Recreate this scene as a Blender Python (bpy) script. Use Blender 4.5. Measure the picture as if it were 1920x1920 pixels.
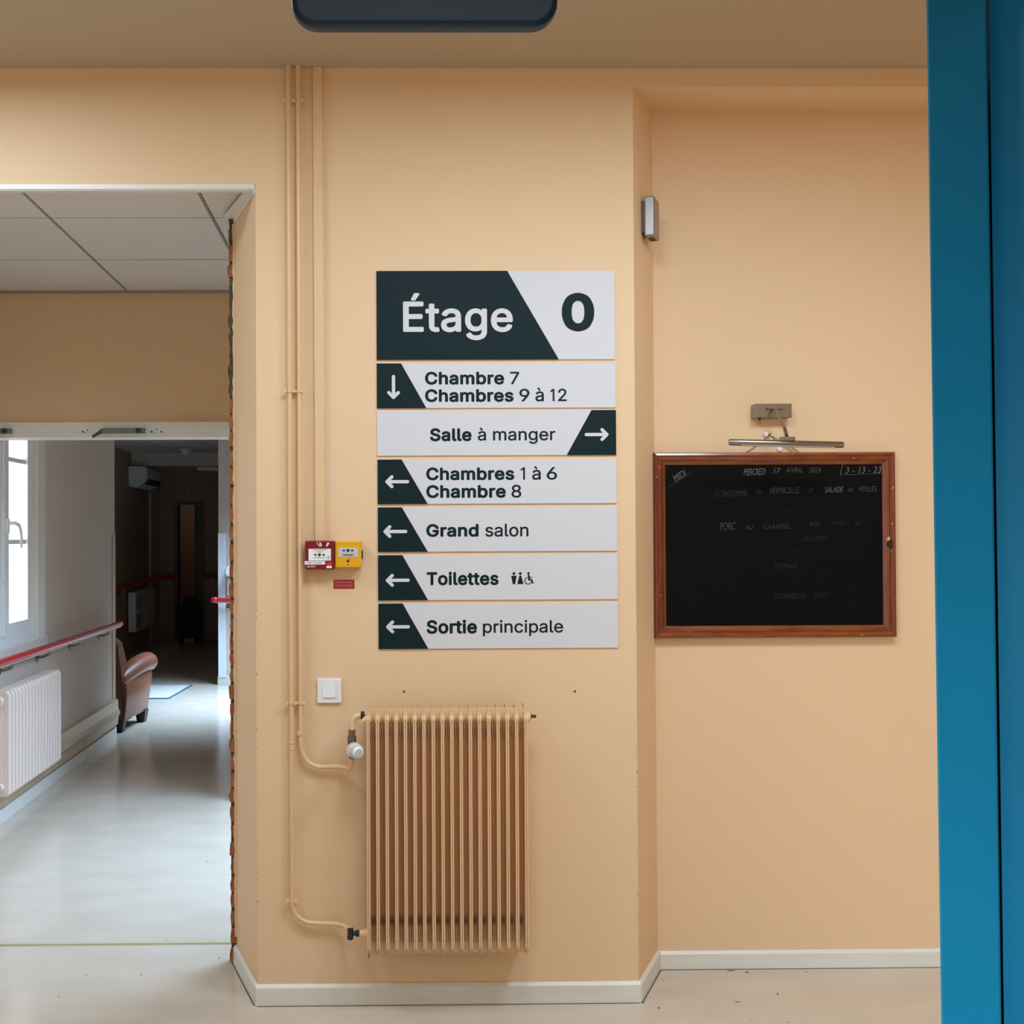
import bpy, math, random, os
from mathutils import Matrix, Vector
from mathutils.geometry import delaunay_2d_cdt
random.seed(7)
PI = math.pi
S = bpy.context.scene
C = S.collection
for o in list(bpy.data.objects):
    bpy.data.objects.remove(o)

# ------------------------------------------------------------------ camera
F = 2000.0; CX = 741.0; CY = 980.0; CAMH = 1.55
cam_d = bpy.data.cameras.new('camera'); cam = bpy.data.objects.new('camera', cam_d); C.objects.link(cam)
R = (Matrix.Rotation(-0.011, 3, 'Z') @ Matrix.Rotation(PI/2 + 0.010, 3, 'X') @ Matrix.Rotation(-0.0045, 3, 'Z'))
cam.matrix_world = Matrix.Translation((0, 0, CAMH)) @ R.to_4x4()
cam_d.sensor_width = 36; cam_d.lens = 36*F/1920
cam_d.shift_x = (960-CX)/1920; cam_d.shift_y = -(960-CY)/1920
cam_d.clip_start = 0.02; cam_d.clip_end = 100
S.camera = cam
# ------------------------------------------------------------------ exposure, sky
S.view_settings.view_transform = 'Standard'; S.view_settings.look = 'None'
S.view_settings.gamma = 1; S.view_settings.use_curve_mapping = False
S.view_settings.exposure = -0.03
w = bpy.data.worlds.new('sky'); S.world = w; w.use_nodes = True
w.node_tree.nodes['Background'].inputs[0].default_value = (0.80, 0.92, 1.0, 1)
w.node_tree.nodes['Background'].inputs[1].default_value = 8.0
S.cycles.max_bounces = 8; S.cycles.diffuse_bounces = 5
# ------------------------------------------------------------------ lights
def area(name, loc, rot, sx, sy, power, col=(1, 1, 1), spread=PI):
    l = bpy.data.lights.new(name, 'AREA'); l.shape = 'RECTANGLE'; l.size = sx; l.size_y = sy
    l.energy = power; l.color = col; l.spread = spread
    o = bpy.data.objects.new(name, l); C.objects.link(o); o.location = loc; o.rotation_euler = rot
    return o
WARM = (0.70, 0.86, 1.0)
area('side_fill_light', (-4.0, 2.2, 1.6), (0, -PI/2, 0), 1.3, 1.1, 19, (0.80, 0.92, 1.0))  # unseen fill light added to brighten the left splay
DAY = (0.48, 0.70, 1.0)
area('ceiling_panel_light', (-1.45, 2.62, 3.045), (0, 0, 0), 0.6, 0.6, 24, WARM)
area('ceiling_panel_light', (1.45, 2.10, 3.045), (0, 0, 0), 0.6, 0.6, 37, WARM)
area('ceiling_panel_light', (0.25, 2.1, 3.045), (0, 0, 0), 0.6, 0.6, 27, WARM)
area('ceiling_panel_light', (0.1, -1.4, 2.95), (0, 0, 0), 1.2, 0.6, 16, (0.80, 0.92, 1.0))
_q = (Vector((0.55, 1.0, 0.2)) - Vector((-1.9, -1.5, 1.3))).to_track_quat('-Z', 'Y').to_euler()
area('side_fill_light', (-1.9, -1.5, 1.3), _q, 1.3, 0.9, 21, (0.74, 0.88, 1.0), 1.05)  # unseen fill added for the blue frame; narrow cone keeps its top dim
area('daylight_opening', (0.1, 5.2, 1.95), (0, math.radians(27), 0), 1.0, 1.7, 45, DAY, 1.65)
area('daylight_opening', (-0.9, 9.8, 1.98), (0, math.radians(20), 0), 1.0, 1.9, 62, DAY, 1.35)

# ------------------------------------------------------------------ helpers
def ray(px, py):
    return R @ Vector(((px-CX)/F, -(py-CY)/F, -1.0))
def atY(px, py, Y):
    d = ray(px, py); t = Y/d.y; return Vector((d.x*t, Y, CAMH+d.z*t))
def atX(px, py, X):
    d = ray(px, py); t = X/d.x; return Vector((X, d.y*t, CAMH+d.z*t))
def atZ(px, py, Z):
    d = ray(px, py); t = (Z-CAMH)/d.z; return Vector((d.x*t, d.y*t, Z))

MATS = {}
def srgb(r, g, b):
    f = lambda c: (c/255/12.92) if c/255 <= .04045 else ((c/255+.055)/1.055)**2.4
    return (f(r), f(g), f(b), 1)
def mat(name, col, rough=0.5, metal=0.0, bump=None, vary=None, spec=0.5, chips=None, coat=0):
    """bump=(kind, scale, strength); vary=(scale, amount, colour2, stretch); chips=(scale, threshold, colour)"""
    if name in MATS: return MATS[name]
    m = bpy.data.materials.new(name); m.use_nodes = True; nt = m.node_tree; N = nt.nodes; L = nt.links
    b = N['Principled BSDF']; b.inputs['Base Color'].default_value = col
    b.inputs['Roughness'].default_value = rough; b.inputs['Metallic'].default_value = metal
    b.inputs['Specular IOR Level'].default_value = spec
    if coat: b.inputs['Coat Weight'].default_value = coat; b.inputs['Coat Roughness'].default_value = 0.15
    tc = N.new('ShaderNodeTexCoord'); src = None
    if vary:
        mp = N.new('ShaderNodeMapping'); mp.inputs['Scale'].default_value = vary[3] if len(vary) > 3 else (1, 1, 1)
        L.new(tc.outputs['Object'], mp.inputs[0])
        n = N.new('ShaderNodeTexNoise'); n.inputs['Scale'].default_value = vary[0]; n.inputs['Detail'].default_value = 5
        L.new(mp.outputs[0], n.inputs[0])
        rp = N.new('ShaderNodeValToRGB'); rp.color_ramp.elements[0].position = .35; rp.color_ramp.elements[1].position = .7
        L.new(n.outputs[0], rp.inputs[0])
        mx = N.new('ShaderNodeMix'); mx.data_type = 'RGBA'
        ma = N.new('ShaderNodeMath'); ma.operation = 'MULTIPLY'; ma.inputs[1].default_value = vary[1]
        L.new(rp.outputs[0], ma.inputs[0]); L.new(ma.outputs[0], mx.inputs[0])
        mx.inputs[6].default_value = col; mx.inputs[7].default_value = vary[2]
        src = mx.outputs[2]
    if chips:
        n2 = N.new('ShaderNodeTexNoise'); n2.inputs['Scale'].default_value = chips[0]; n2.inputs['Detail'].default_value = 3
        L.new(tc.outputs['Object'], n2.inputs[0])
        g = N.new('ShaderNodeMath'); g.operation = 'GREATER_THAN'; g.inputs[1].default_value = chips[1]
        L.new(n2.outputs[0], g.inputs[0])
        mx2 = N.new('ShaderNodeMix'); mx2.data_type = 'RGBA'; L.new(g.outputs[0], mx2.inputs[0])
        if src: L.new(src, mx2.inputs[6])
        else: mx2.inputs[6].default_value = col
        mx2.inputs[7].default_value = chips[2]; src = mx2.outputs[2]
    if src: L.new(src, b.inputs['Base Color'])
    if bump:
        if bump[0] == 'weave':
            t = N.new('ShaderNodeTexWave'); t.bands_direction = 'DIAGONAL'; t.inputs['Scale'].default_value = bump[1]
            t.inputs['Distortion'].default_value = 3; t.inputs['Detail'].default_value = 2; t.inputs['Detail Scale'].default_value = 3
        else:
            t = N.new('ShaderNodeTexNoise'); t.inputs['Scale'].default_value = bump[1]; t.inputs['Detail'].default_value = 4
        L.new(tc.outputs['Object'], t.inputs[0])
        bp = N.new('ShaderNodeBump'); bp.inputs['Strength'].default_value = bump[2]; bp.inputs['Distance'].default_value = 0.002
        L.new(t.outputs[0], bp.inputs['Height']); L.new(bp.outputs[0], b.inputs['Normal'])
    MATS[name] = m; return m

class MB:
    """collects shapes, then links them as ONE mesh object"""
    def __init__(s): s.v = []; s.f = []; s.mi = []; s.cur = 0
    def add(s, vs, fs):
        n = len(s.v); s.v += [tuple(v) for v in vs]; s.f += [tuple(n+i for i in f) for f in fs]; s.mi += [s.cur]*len(fs); return s
    def box(s, x0, x1, y0, y1, z0, z1):
        x0, x1 = sorted((x0, x1)); y0, y1 = sorted((y0, y1)); z0, z1 = sorted((z0, z1))
        return s.add([(x, y, z) for z in (z0, z1) for y in (y0, y1) for x in (x0, x1)],
              [(0, 2, 3, 1), (4, 5, 7, 6), (0, 1, 5, 4), (2, 6, 7, 3), (0, 4, 6, 2), (1, 3, 7, 5)])
    def prism(s, pts, d):
        """polygon pts (3D, planar) extruded by vector d; sides closed"""
        n = len(pts); d = Vector(d); a = [Vector(p) for p in pts]; b = [p+d for p in a]
        return s.add(a+b, [tuple(range(n))[::-1], tuple(range(n, 2*n))] + [(i, (i+1) % n, n+(i+1) % n, n+i) for i in range(n)])
    def tube(s, pts, r, n=12, cap=True):
        pts = [Vector(p) for p in pts]; rs = r if isinstance(r, (list, tuple)) else [r]*len(pts)
        rings = []; up = None
        for i, p in enumerate(pts):
            t = (pts[min(i+1, len(pts)-1)]-pts[max(i-1, 0)]).normalized()
            if up is None:
                up = Vector((0, 0, 1)) if abs(t.z) < .9 else Vector((0, 1, 0))
            u = (up - t*up.dot(t)).normalized(); up = u; v = t.cross(u)
            rings.append([p+(u*math.cos(2*PI*k/n)+v*math.sin(2*PI*k/n))*rs[i] for k in range(n)])
        vs = [q for r_ in rings for q in r_]; fs = []
        for i in range(len(pts)-1):
            for k in range(n):
                fs.append((i*n+k, i*n+(k+1) % n, (i+1)*n+(k+1) % n, (i+1)*n+k))
        if cap:
            fs.append(tuple(range(n))[::-1]); fs.append(tuple((len(pts)-1)*n+k for k in range(n)))
        return s.add(vs, fs)
    def grid(s, rows, closed=False):
        m = len(rows[0]); vs = [q for r_ in rows for q in r_]; fs = []
        for i in range(len(rows)-1):
            for k in range(m if closed else m-1):
                fs.append((i*m+k, i*m+(k+1) % m, (i+1)*m+(k+1) % m, (i+1)*m+k))
        if closed:
            fs.append(tuple(range(m))[::-1]); fs.append(tuple((len(rows)-1)*m+k for k in range(m)))
        return s.add(vs, fs)
    def build(s, name, material, parent=None, bevel=0, smooth=False, seg=2, label=None, kind=None):
        me = bpy.data.meshes.new(name); me.from_pydata(s.v, [], s.f); me.update()
        for m in (material if isinstance(material, list) else [material]): me.materials.append(m)
        me.polygons.foreach_set('material_index', s.mi)
        import bmesh
        bm = bmesh.new(); bm.from_mesh(me); bmesh.ops.recalc_face_normals(bm, faces=bm.faces); bm.to_mesh(me); bm.free()
        o = bpy.data.objects.new(name, me); C.objects.link(o)
        if smooth:
            me.polygons.foreach_set('use_smooth', [True]*len(me.polygons))
            me.set_sharp_from_angle(angle=math.radians(40))
        if bevel:
            md = o.modifiers.new('bevel', 'BEVEL'); md.width = bevel; md.segments = seg; md.limit_method = 'ANGLE'; md.angle_limit = math.radians(40)
        if parent is not None:
            o.parent = parent; o.matrix_parent_inverse = Matrix.Translation(-parent.location)
        if label: o['label'] = label
        if kind: o['kind'] = kind
        return o
def thing(name, loc, label, cat, group=None):
    o = bpy.data.objects.new(name, None); C.objects.link(o); o.location = loc; o.empty_display_size = .05
    o['label'] = label; o['category'] = cat
    if group: o['group'] = group
    return o
def tag(o, label, cat, group=None):
    o['label'] = label; o['category'] = cat
    if group: o['group'] = group
    return o
def struct(mb, name, m, **k): return mb.build(name, m, kind='structure', **k)

_fp = os.path.join(bpy.utils.resource_path('LOCAL'), 'datafiles', 'fonts', 'Inter.woff2')
try: FONT = bpy.data.fonts.load(_fp)
except Exception: FONT = None
def text_into(mb, s, x0, x1, z0, z1, y, bold=0.0, shear=0.0, depth=0.0006, builtin=False, rot=0):
    """lettering meshed and fitted into the box x0..x1, z0..z1 on the plane Y=y (facing -Y)"""
    cu = bpy.data.curves.new('t', 'FONT'); cu.body = s; cu.resolution_u = 3
    if FONT and not builtin: cu.font = FONT
    cu.offset = min(bold, 0.0); cu.extrude = 0.0; cu.shear = shear; cu.fill_mode = 'NONE'
    if bold > 0.012: cu.space_character = 1.0+bold*1.3
    ob = bpy.data.objects.new('t', cu); C.objects.link(ob)
    dg = bpy.context.evaluated_depsgraph_get(); dg.update()
    me = bpy.data.meshes.new_from_object(ob.evaluated_get(dg))
    P2 = [Vector((v.co.x, v.co.y)) for v in me.vertices]
    # outlines -> triangles by non-zero winding (some glyph outlines overlap themselves)
    loops = []; cur = []
    linked = set((min(e.vertices), max(e.vertices)) for e in me.edges)
    for i in range(len(P2)):
        if cur and (i-1, i) not in linked: loops.append(cur); cur = []
        cur.append(i)
    if cur: loops.append(cur)
    edges = [(l[k], l[(k+1) % len(l)]) for l in loops for k in range(len(l))]
    V, _e, Fc, _a, _b, _c = delaunay_2d_cdt(P2, edges, [], 0, 1e-6)
    def wind(p):
        w_ = 0
        for a, b in edges:
            A_, B_ = P2[a], P2[b]
            if (A_.y <= p.y) != (B_.y <= p.y):
                x_ = A_.x+(p.y-A_.y)/(B_.y-A_.y)*(B_.x-A_.x)
                if x_ > p.x: w_ += 1 if B_.y > A_.y else -1
        return w_
    faces = [f for f in Fc if wind((V[f[0]]+V[f[1]]+V[f[2]])/3) != 0]
    xs = [v.x for v in P2]; ys = [v.y for v in P2]
    ax, bx, ay, by = min(xs), max(xs), min(ys), max(ys)
    cx, cz = (x0+x1)/2, (z0+z1)/2; cr, sr = math.cos(rot), math.sin(rot)
    b = max(bold, 0.0); n = 8 if b > .003 else 0
    sx = (x1-x0)/(bx-ax+2*b); sz = (z1-z0)/(by-ay+2*b)
    for k in range(n+1):
        ox = b*math.cos(2*PI*k/8) if k < n else 0; oz = b*math.sin(2*PI*k/8) if k < n else 0
        vs = []
        for v in V:
            X = x0+(v.x+ox-ax+b)*sx; Z = z0+(v.y+oz-ay+b)*sz
            dx, dz = X-cx, Z-cz
            vs.append((cx+dx*cr-dz*sr, y-k*1.2e-5, cz+dx*sr+dz*cr))
        mb.add(vs, [tuple(f) for f in faces])
    bpy.data.objects.remove(ob); bpy.data.curves.remove(cu); bpy.data.meshes.remove(me)
def disc_pts(cx, cz, y, rx, rz=None, n=20, a0=0, a1=2*PI):
    rz = rz or rx
    return [(cx+rx*math.cos(a0+(a1-a0)*i/n), y, cz+rz*math.sin(a0+(a1-a0)*i/n)) for i in range(n + (0 if abs(a1-a0-2*PI) < 1e-6 else 1))]

# ------------------------------------------------------------------ materials
PEACH = srgb(229, 197, 159)
M_wall = mat('peach_paint', PEACH, .62, bump=('weave', 75, .04), vary=(1.3, .25, srgb(225, 191, 153)), spec=.3)
M_wall_smooth = mat('peach_gloss_paint', srgb(230, 198, 158), .4, vary=(6, .15, srgb(222, 184, 142)), spec=.4)
M_ceil = mat('beige_ceiling_paper', srgb(186, 168, 144), .8, bump=('noise', 260, .25), spec=.2)
M_white = mat('white_paint', srgb(226, 224, 216), .4, vary=(5, .25, srgb(206, 204, 196)))
M_base = mat('white_skirting_paint', srgb(226, 224, 216), .35, vary=(3, .4, srgb(204, 200, 190), (1, 1, 6)), chips=(50, .76, srgb(160, 150, 136)))
M_floor = mat('beige_vinyl', srgb(203, 190, 173), .15, vary=(3.2, .45, srgb(186, 171, 152), (1, 2.2, 1)), spec=.5, chips=(34, .735, srgb(120, 108, 94)))
M_offwhite = mat('grey_white_wall_paint', srgb(208, 196, 184), .6, bump=('noise', 180, .1), spec=.3)
M_tan = mat('tan_skirting_casing', srgb(190, 168, 138), .35)
M_tile = mat('ceiling_tile_white', srgb(214, 206, 198), .85, bump=('noise', 300, .1), spec=.2)
M_grid = mat('ceiling_grid_metal', srgb(160, 154, 146), .5)
M_gap = mat('shadow_gap_dark', srgb(70, 64, 58), .8)
M_blue = mat('blue_door_paint', srgb(28, 138, 168), .35, vary=(9, .25, srgb(20, 124, 156)), bump=('noise', 90, .03))
M_blue2 = mat('blue_leaf_paint', srgb(28, 122, 154), .4, vary=(5, .3, srgb(22, 106, 140)), bump=('noise', 90, .03))
M_closer = mat('slate_plastic', srgb(44, 57, 68), .4)
M_signw = mat('sign_white', srgb(211, 210, 214), .5, spec=.3)
M_signd = mat('sign_dark_green', srgb(16, 36, 41), .55, spec=.15)
M_brick = mat('raw_brick', srgb(162, 98, 66), .9, bump=('noise', 90, 1.0), vary=(26, .9, srgb(150, 118, 82)), spec=.1)
M_brick2 = mat('raw_brick_brown', srgb(150, 84, 56), .9, bump=('noise', 90, 1.0), vary=(30, .8, srgb(168, 132, 96)), spec=.1)
M_mortar = mat('old_mortar', srgb(104, 94, 76), .95, bump=('noise', 80, 1.0), vary=(40, .8, srgb(62, 58, 46)), spec=.1)
M_steel = mat('brushed_steel', srgb(152, 148, 144), .26, 1.0, bump=('noise', 200, .04))
M_steel_d = mat('dark_steel', srgb(90, 84, 76), .35, 1.0)
M_wood = mat('varnished_red_wood', srgb(112, 50, 22), .28, vary=(5, .9, srgb(152, 80, 30), (2, 1, 14)), coat=.5, chips=(70, .72, srgb(206, 150, 100)))
M_woodv = mat('varnished_red_wood_upright', srgb(106, 44, 20), .28, vary=(5, .9, srgb(134, 62, 26), (14, 1, 2)), coat=.5, chips=(70, .72, srgb(206, 150, 100)))
M_board = mat('blackboard', srgb(12, 12, 11), .7, vary=(2, .3, srgb(18, 18, 19)), spec=.08)
M_pipe = mat('peach_pipe_paint', srgb(226, 190, 146), .35, vary=(20, .15, srgb(212, 172, 128)))
M_rad = mat('peach_radiator_paint', srgb(228, 190, 146), .38, chips=(140, .73, srgb(120, 100, 80)))
M_radback = mat('peach_radiator_shade_paint', srgb(222, 160, 110), .5)  # fin paint deepened: shade of the gaps put into the colour
M_black = mat('black_metal', srgb(30, 32, 30), .5)
M_brass = mat('old_brass', srgb(128, 116, 100), .4, .6, vary=(60, .8, srgb(70, 70, 60)))
M_plast = mat('white_plastic', srgb(236, 236, 236), .35)
M_plastg = mat('grey_plastic', srgb(196, 192, 190), .4)
M_red = mat('fire_alarm_red', srgb(128, 20, 24), .35)
M_redl = mat('label_red', srgb(160, 28, 34), .45)
M_redb = mat('bright_red', srgb(206, 48, 40), .4)
M_yellow = mat('call_point_yellow', srgb(226, 168, 20), .35)
M_ink = mat('black_ink', srgb(32, 34, 34), .5)
M_rail = mat('red_handrail', srgb(190, 24, 44), .28, coat=.3)
M_leather = mat('tan_leather', srgb(132, 80, 54), .36, bump=('noise', 120, .15), vary=(7, .5, srgb(112, 64, 40)))
M_leather_d = mat('tan_leather_back', srgb(106, 58, 34), .42, bump=('noise', 120, .15), vary=(7, .4, srgb(92, 50, 30)))
M_darkleg = mat('dark_wood_leg', srgb(30, 24, 22), .4)
M_pvc = mat('white_pvc', srgb(232, 236, 240), .3)
M_mat = mat('grey_mat', srgb(190, 186, 180), .9, bump=('noise', 400, .5))
M_matedge = mat('teal_mat_edge', srgb(60, 108, 116), .6)
M_navy = mat('navy_fabric', srgb(46, 60, 80), .8)
M_green = mat('grey_green_paint', srgb(120, 118, 104), .5)
M_doorwood = mat('door_wood', srgb(158, 124, 98), .5)
M_strip = mat('brass_strip', srgb(186, 176, 138), .4)
M_chip = mat('chipped_corner', PEACH, .6, chips=(60, .62, srgb(150, 134, 114)))
M_cream = mat('cream_radiator_enamel', srgb(228, 210, 198), .35)
M_far = mat('far_shade_paint', srgb(176, 154, 132), .6)  # wall paint darkened: dimness of the far hall put into the colour
M_glass = bpy.data.materials.new('window_glass'); M_glass.use_nodes = True
nt = M_glass.node_tree; nt.nodes.remove(nt.nodes['Principled BSDF'])
t_ = nt.nodes.new('ShaderNodeBsdfTransparent'); g_ = nt.nodes.new('ShaderNodeBsdfGlossy'); g_.inputs['Roughness'].default_value = .02
x_ = nt.nodes.new('ShaderNodeMixShader'); x_.inputs[0].default_value = .06
nt.links.new(t_.outputs[0], x_.inputs[1]); nt.links.new(g_.outputs[0], x_.inputs[2])
nt.links.new(x_.outputs[0], nt.nodes['Material Output'].inputs[0])
M_chalk = [mat('chalk_%d' % i, srgb(*c), .9, spec=.1, chips=(900, .58, srgb(26, 26, 26))) for i, c in enumerate(((110, 113, 122), (76, 78, 84), (58, 59, 63), (44, 44, 47)))]

# ------------------------------------------------------------------ setting: key planes
YW = (atZ(484, 1884, 0).y+atZ(1200, 1878, 0).y)/2                                   # the peach wall with the signs
A = atZ(484, 1884, 0); B = atZ(1200, 1878, 0)
A = Vector((atY(484, 1840, YW).x, YW, 0)); B = Vector((atY(1197.5, 1840, YW).x, YW, 0))
A2 = atZ(440, 1806, 0); A2.x += .006; B2 = atZ(1236, 1816, 0)
B2 = Vector((atY(1233, 1790, B2.y).x, B2.y, 0))
YB = B2.y                                  # alcove wall
YA = A2.y                                  # back face of the wall, where the brick shows
ZC = atY(620, 128, YW).z                   # hall ceiling
ZO = atY(240, 347, YW).z                   # head of the opening
ZS = atY(1420, 163, YW).z                  # alcove soffit
XL = (atZ(3, 1538, 0).x + atZ(215, 1384, 0).x)/2   # corridor left wall
YLE = atX(215.5, 1300, XL).y               # its far end
YH = atZ(100, 545, 0).y if False else None
ZT = ZO + .012                             # corridor tiled ceiling
YH = atZ(120, 546, ZT).y                   # wall over the double doors
ZDH = atY(200, 793, YH).z; ZDB = atY(200, 821, YH).z
YR = atZ(410, 1284, 0).y; XR = atY(410, 1100, YR).x   # white wall on the right, far
XHL = -3.3; YBK = 15.6; ZF = 2.62
XRW = 3.0
print('KEY', [round(q, 3) for q in (A.x, B.x, A2.x, A2.y, B2.x, B2.y, ZC, ZO, ZS, XL, YLE, YH, ZDH, ZDB, YR, XR)])

# floor: near hall and corridor
struct(MB().box(-4.2, 4.2, -3.0, 18.3, -.1, 0), 'floor', M_floor)
tag_y = atZ(200, 1770, 0).y
fl = struct(MB().box(XL, A2.x+.3, tag_y-.006, tag_y+.008, 0, .003).box(XL, A2.x+.3, tag_y-.016, tag_y-.012, 0, .0015), 'trim_1', [M_strip])
# hall ceiling
struct(MB().box(-4.2, 4.2, -3.0, YW+.5, ZC, ZC+.15), 'ceiling', M_ceil)
# front wall, solid between the two splays, with header over the opening and lintel over the alcove
mb = MB()
foot = [(A.x, A.y, 0), (B.x, B.y, 0), (B2.x, B2.y, 0), (B2.x, YA+.25, 0), (A2.x+.012, YA+.25, 0), (A2.x+.012, YA, 0), (A2.x, YA, 0)]
mb.prism([Vector((A.x, A.y, 0)), Vector((B.x, B.y, 0)), Vector((B2.x, YB, 0)), Vector((B2.x, YA+.012, 0)), Vector((A2.x, YA, 0))], (0, 0, ZC))
wf = struct(mb, 'wall_front', M_wall)
struct(MB().box(-4.2, A.x, YW, YA, ZO+.03, ZC).box(-4.2, A.x, YW, YW+.024, ZO+.001, ZO+.03), 'wall_header', M_wall)
mb = MB().box(-4.2, A2.x+.0, YA-.02, YA, ZO, ZC)
_zs2 = atY(1500, 211, YB).z
struct(MB().prism([(B.x, YW, ZS), (B.x, YB, _zs2), (B.x, YB, ZC), (B.x, YW, ZC)], (4.2-B.x, 0, 0)), 'wall_lintel', M_wall)
struct(MB().box(B2.x-.001, 4.2, YB, YB+.15, 0, ZC), 'wall_alcove', M_wall)
# splayed strip of the header: fills the wedge over the jamb
# hall side walls, partition with the blue doorway, room behind the camera
struct(MB().box(-4.35, -4.2, -3.0, YW, 0, ZC), 'wall_left', M_wall)
struct(MB().box(XRW, XRW+.15, 1.12, YB, 0, ZC), 'wall_right', M_wall)
struct(MB().box(-4.2, -.52, .992, 1.12, 0, ZC).box(.62, 4.2, .985, 1.12, 0, ZC).box(-.52, .62, .985, 1.12, 2.16, ZC), 'wall_partition', M_wall)
struct(MB().box(-4.2, 4.2, -3.15, -3.0, 0, ZC).box(4.2, 4.35, -3.0, 1.1, 0, ZC), 'wall_back', M_offwhite)

# chipped corner beads of the two outside corners
def bead(x, y, name):
    return MB().prism([(x-.003, y-.0008, .14), (x+.0004, y-.0008, .14), (x+.0004, y-.0008, 1.3), (x-.003, y-.0008, 1.3)], (0, .003, 0)).build(name, M_chip, wf)
bead(A.x, A.y, 'corner_bead'); bead(B.x, B.y, 'corner_bead')

# baseboards (with a lit top lip)
BH = .0745
def baseboard(p, q, name, off, h0=BH):
    p = Vector((p[0], p[1], 0)); q = Vector((q[0], q[1], 0)); d = (q-p).normalized(); n = Vector((off[0], off[1], 0))
    prof = [(0, 0), (.012, 0), (.012, h0-.010), (.004, h0), (0, h0)]
    mbb = MB(); L = (q-p)
    pts = [p+n*a+Vector((0, 0, b+.0)) for a, b in prof]
    mbb.prism(pts, L); return struct(mbb, name, M_base, bevel=.0015)
HB = atY(800, 1842, YW).z
nA = Vector((A.y-A2.y, A2.x-A.x, 0)).normalized()
if nA.y > 0: nA = -nA
nB = Vector((-(B2.y-B.y), B2.x-B.x, 0)).normalized()
if nB.y > 0: nB = -nB
baseboard((A.x-.008, A.y), (B.x+.006, B.y), 'baseboard_front', (0, -1), HB)
baseboard(A2, A, 'baseboard_left_splay', nA, HB)
baseboard(B, B2, 'baseboard_right_splay', nB, HB)
baseboard((B2.x, YB), (XRW, YB), 'baseboard_alcove', (0, -1), atY(1500, 1780, YB).z)
# thin dark line along the foot of the skirtings
for (p, q, n) in ((A, B, Vector((0, -1, 0))), (A2, A, nA), (B, B2, nB), (Vector((B2.x, YB, 0)), Vector((XRW, YB, 0)), Vector((0, -1, 0)))):
    a = p+n*.0125; b = q+n*.0125
    MB().add([a+Vector((0, 0, .0008)), b+Vector((0, 0, .0008)), b+n*.003+Vector((0, 0, .0008)), a+n*.003+Vector((0, 0, .0008))], [(0, 1, 2, 3)]).build('joint_line', M_gap, bpy.data.objects['floor'])
# marks on the floor near the right splay
def floor_mark(px, py, rx, ry):
    c = atZ(px, py, 0)
    rx *= .7; ry *= .7
    pts = [(c.x+rx*math.cos(a)*random.uniform(.5, 1.1), c.y+ry*math.sin(a)*random.uniform(.5, 1.1), .0009) for a in [2*PI*i/9 for i in range(9)]]
    return MB().add(pts, [tuple(range(9))]).build('floor_scuff', mat('scuff_mark', srgb(104, 94, 84), .6), bpy.data.objects['floor'])
for a in ((1235, 1890, .009, .010), (1458, 1864, .006, .018), (1205, 1880, .010, .01), (1372, 1820, .03, .006), (1400, 1823, .014, .008), (1383, 1879, .014, .006)): floor_mark(*a)

# white angle trims round the head of the opening
def trim_angle():
    m = MB()
    t = .018
    zf0 = atY(240, 355, YW).z
    m.box(-4.2, A.x-.004, YW-.004, YW+.002, zf0, ZO+.002)           # front face
    m.box(-4.2, A.x-.004, YW, YW+.025, zf0-.003, ZO)                      # underside
    return struct(m, 'trim_2', M_white)
trim_angle()
# white angle along the splay at ceiling level
d = (A2-A); n = nA
m = MB(); a = A+Vector((0, 0, ZO)); b = A2+Vector((0, 0, ZO))
m.prism([a, b, b+n*.035, a+n*.02], (0, 0, -.014)); m.prism([a+n*.001, b+n*.001, b+n*.004, a+n*.004], (0, 0, -.028))
struct(m, 'trim_3', M_white)

# exposed brick edge: individual bricks stacked at the back arris
M = MB()
m = MB(); m.box(atY(432, 1000, YA).x, A2.x+.012, YA-.004, YA+.045, 0, ZO)
m.build('mortar', M_mortar, wf)
z = .004; k = 0
zlow = atY(434, 800, YA).z
while z < ZO-.02:
    h = random.choice((.050, .054, .060, .046))
    j = random.uniform(.008, .015)
    x0 = atY(431 if (k % 3) else 429.5, 1000, YA).x + random.uniform(-.001, .002); x1 = A2.x+.006
    top = z > zlow
    n_ = 6
    fr = []
    # irregular broken front: an 8-sided outline in X-Z with jitter
    pts = []
    for (u, v) in ((.06, .06), (.35, 0), (1, 0), (1, 1), (.4, 1), (.05, .93), (-.03, .5)):
        pts.append(Vector((x0+(x1-x0)*u+random.uniform(-.0022, .0022), YA-.010+random.uniform(-.004, .004), z+h*v+random.uniform(-.003, .003))))
    mb = MB(); mb.prism(pts, (0, .05, 0))
    mat_ = random.choice((M_brick, M_brick, M_brick2)) if not top else random.choice((M_mortar, M_mortar, M_brick2))
    mb.build('brick', mat_, wf)
    z += h+j; k += 1
# thin broken plaster lip next to the bricks
m = MB(); rows = []
zz = 0.10; pr = []
while zz < ZO-.03:
    pr.append(Vector((A2.x-.003+random.uniform(-.0035, .001), YA-.0135, zz))); zz += .022
poly = pr + [Vector((A2.x+.004, YA-.0135, ZO-.03)), Vector((A2.x+.004, YA-.0135, .10))]
m.prism(poly[::-1], (0, .012, 0)); m.build('plaster_lip', M_wall_smooth, wf)

# ------------------------------------------------------------------ corridor behind the opening
th = .15
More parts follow.
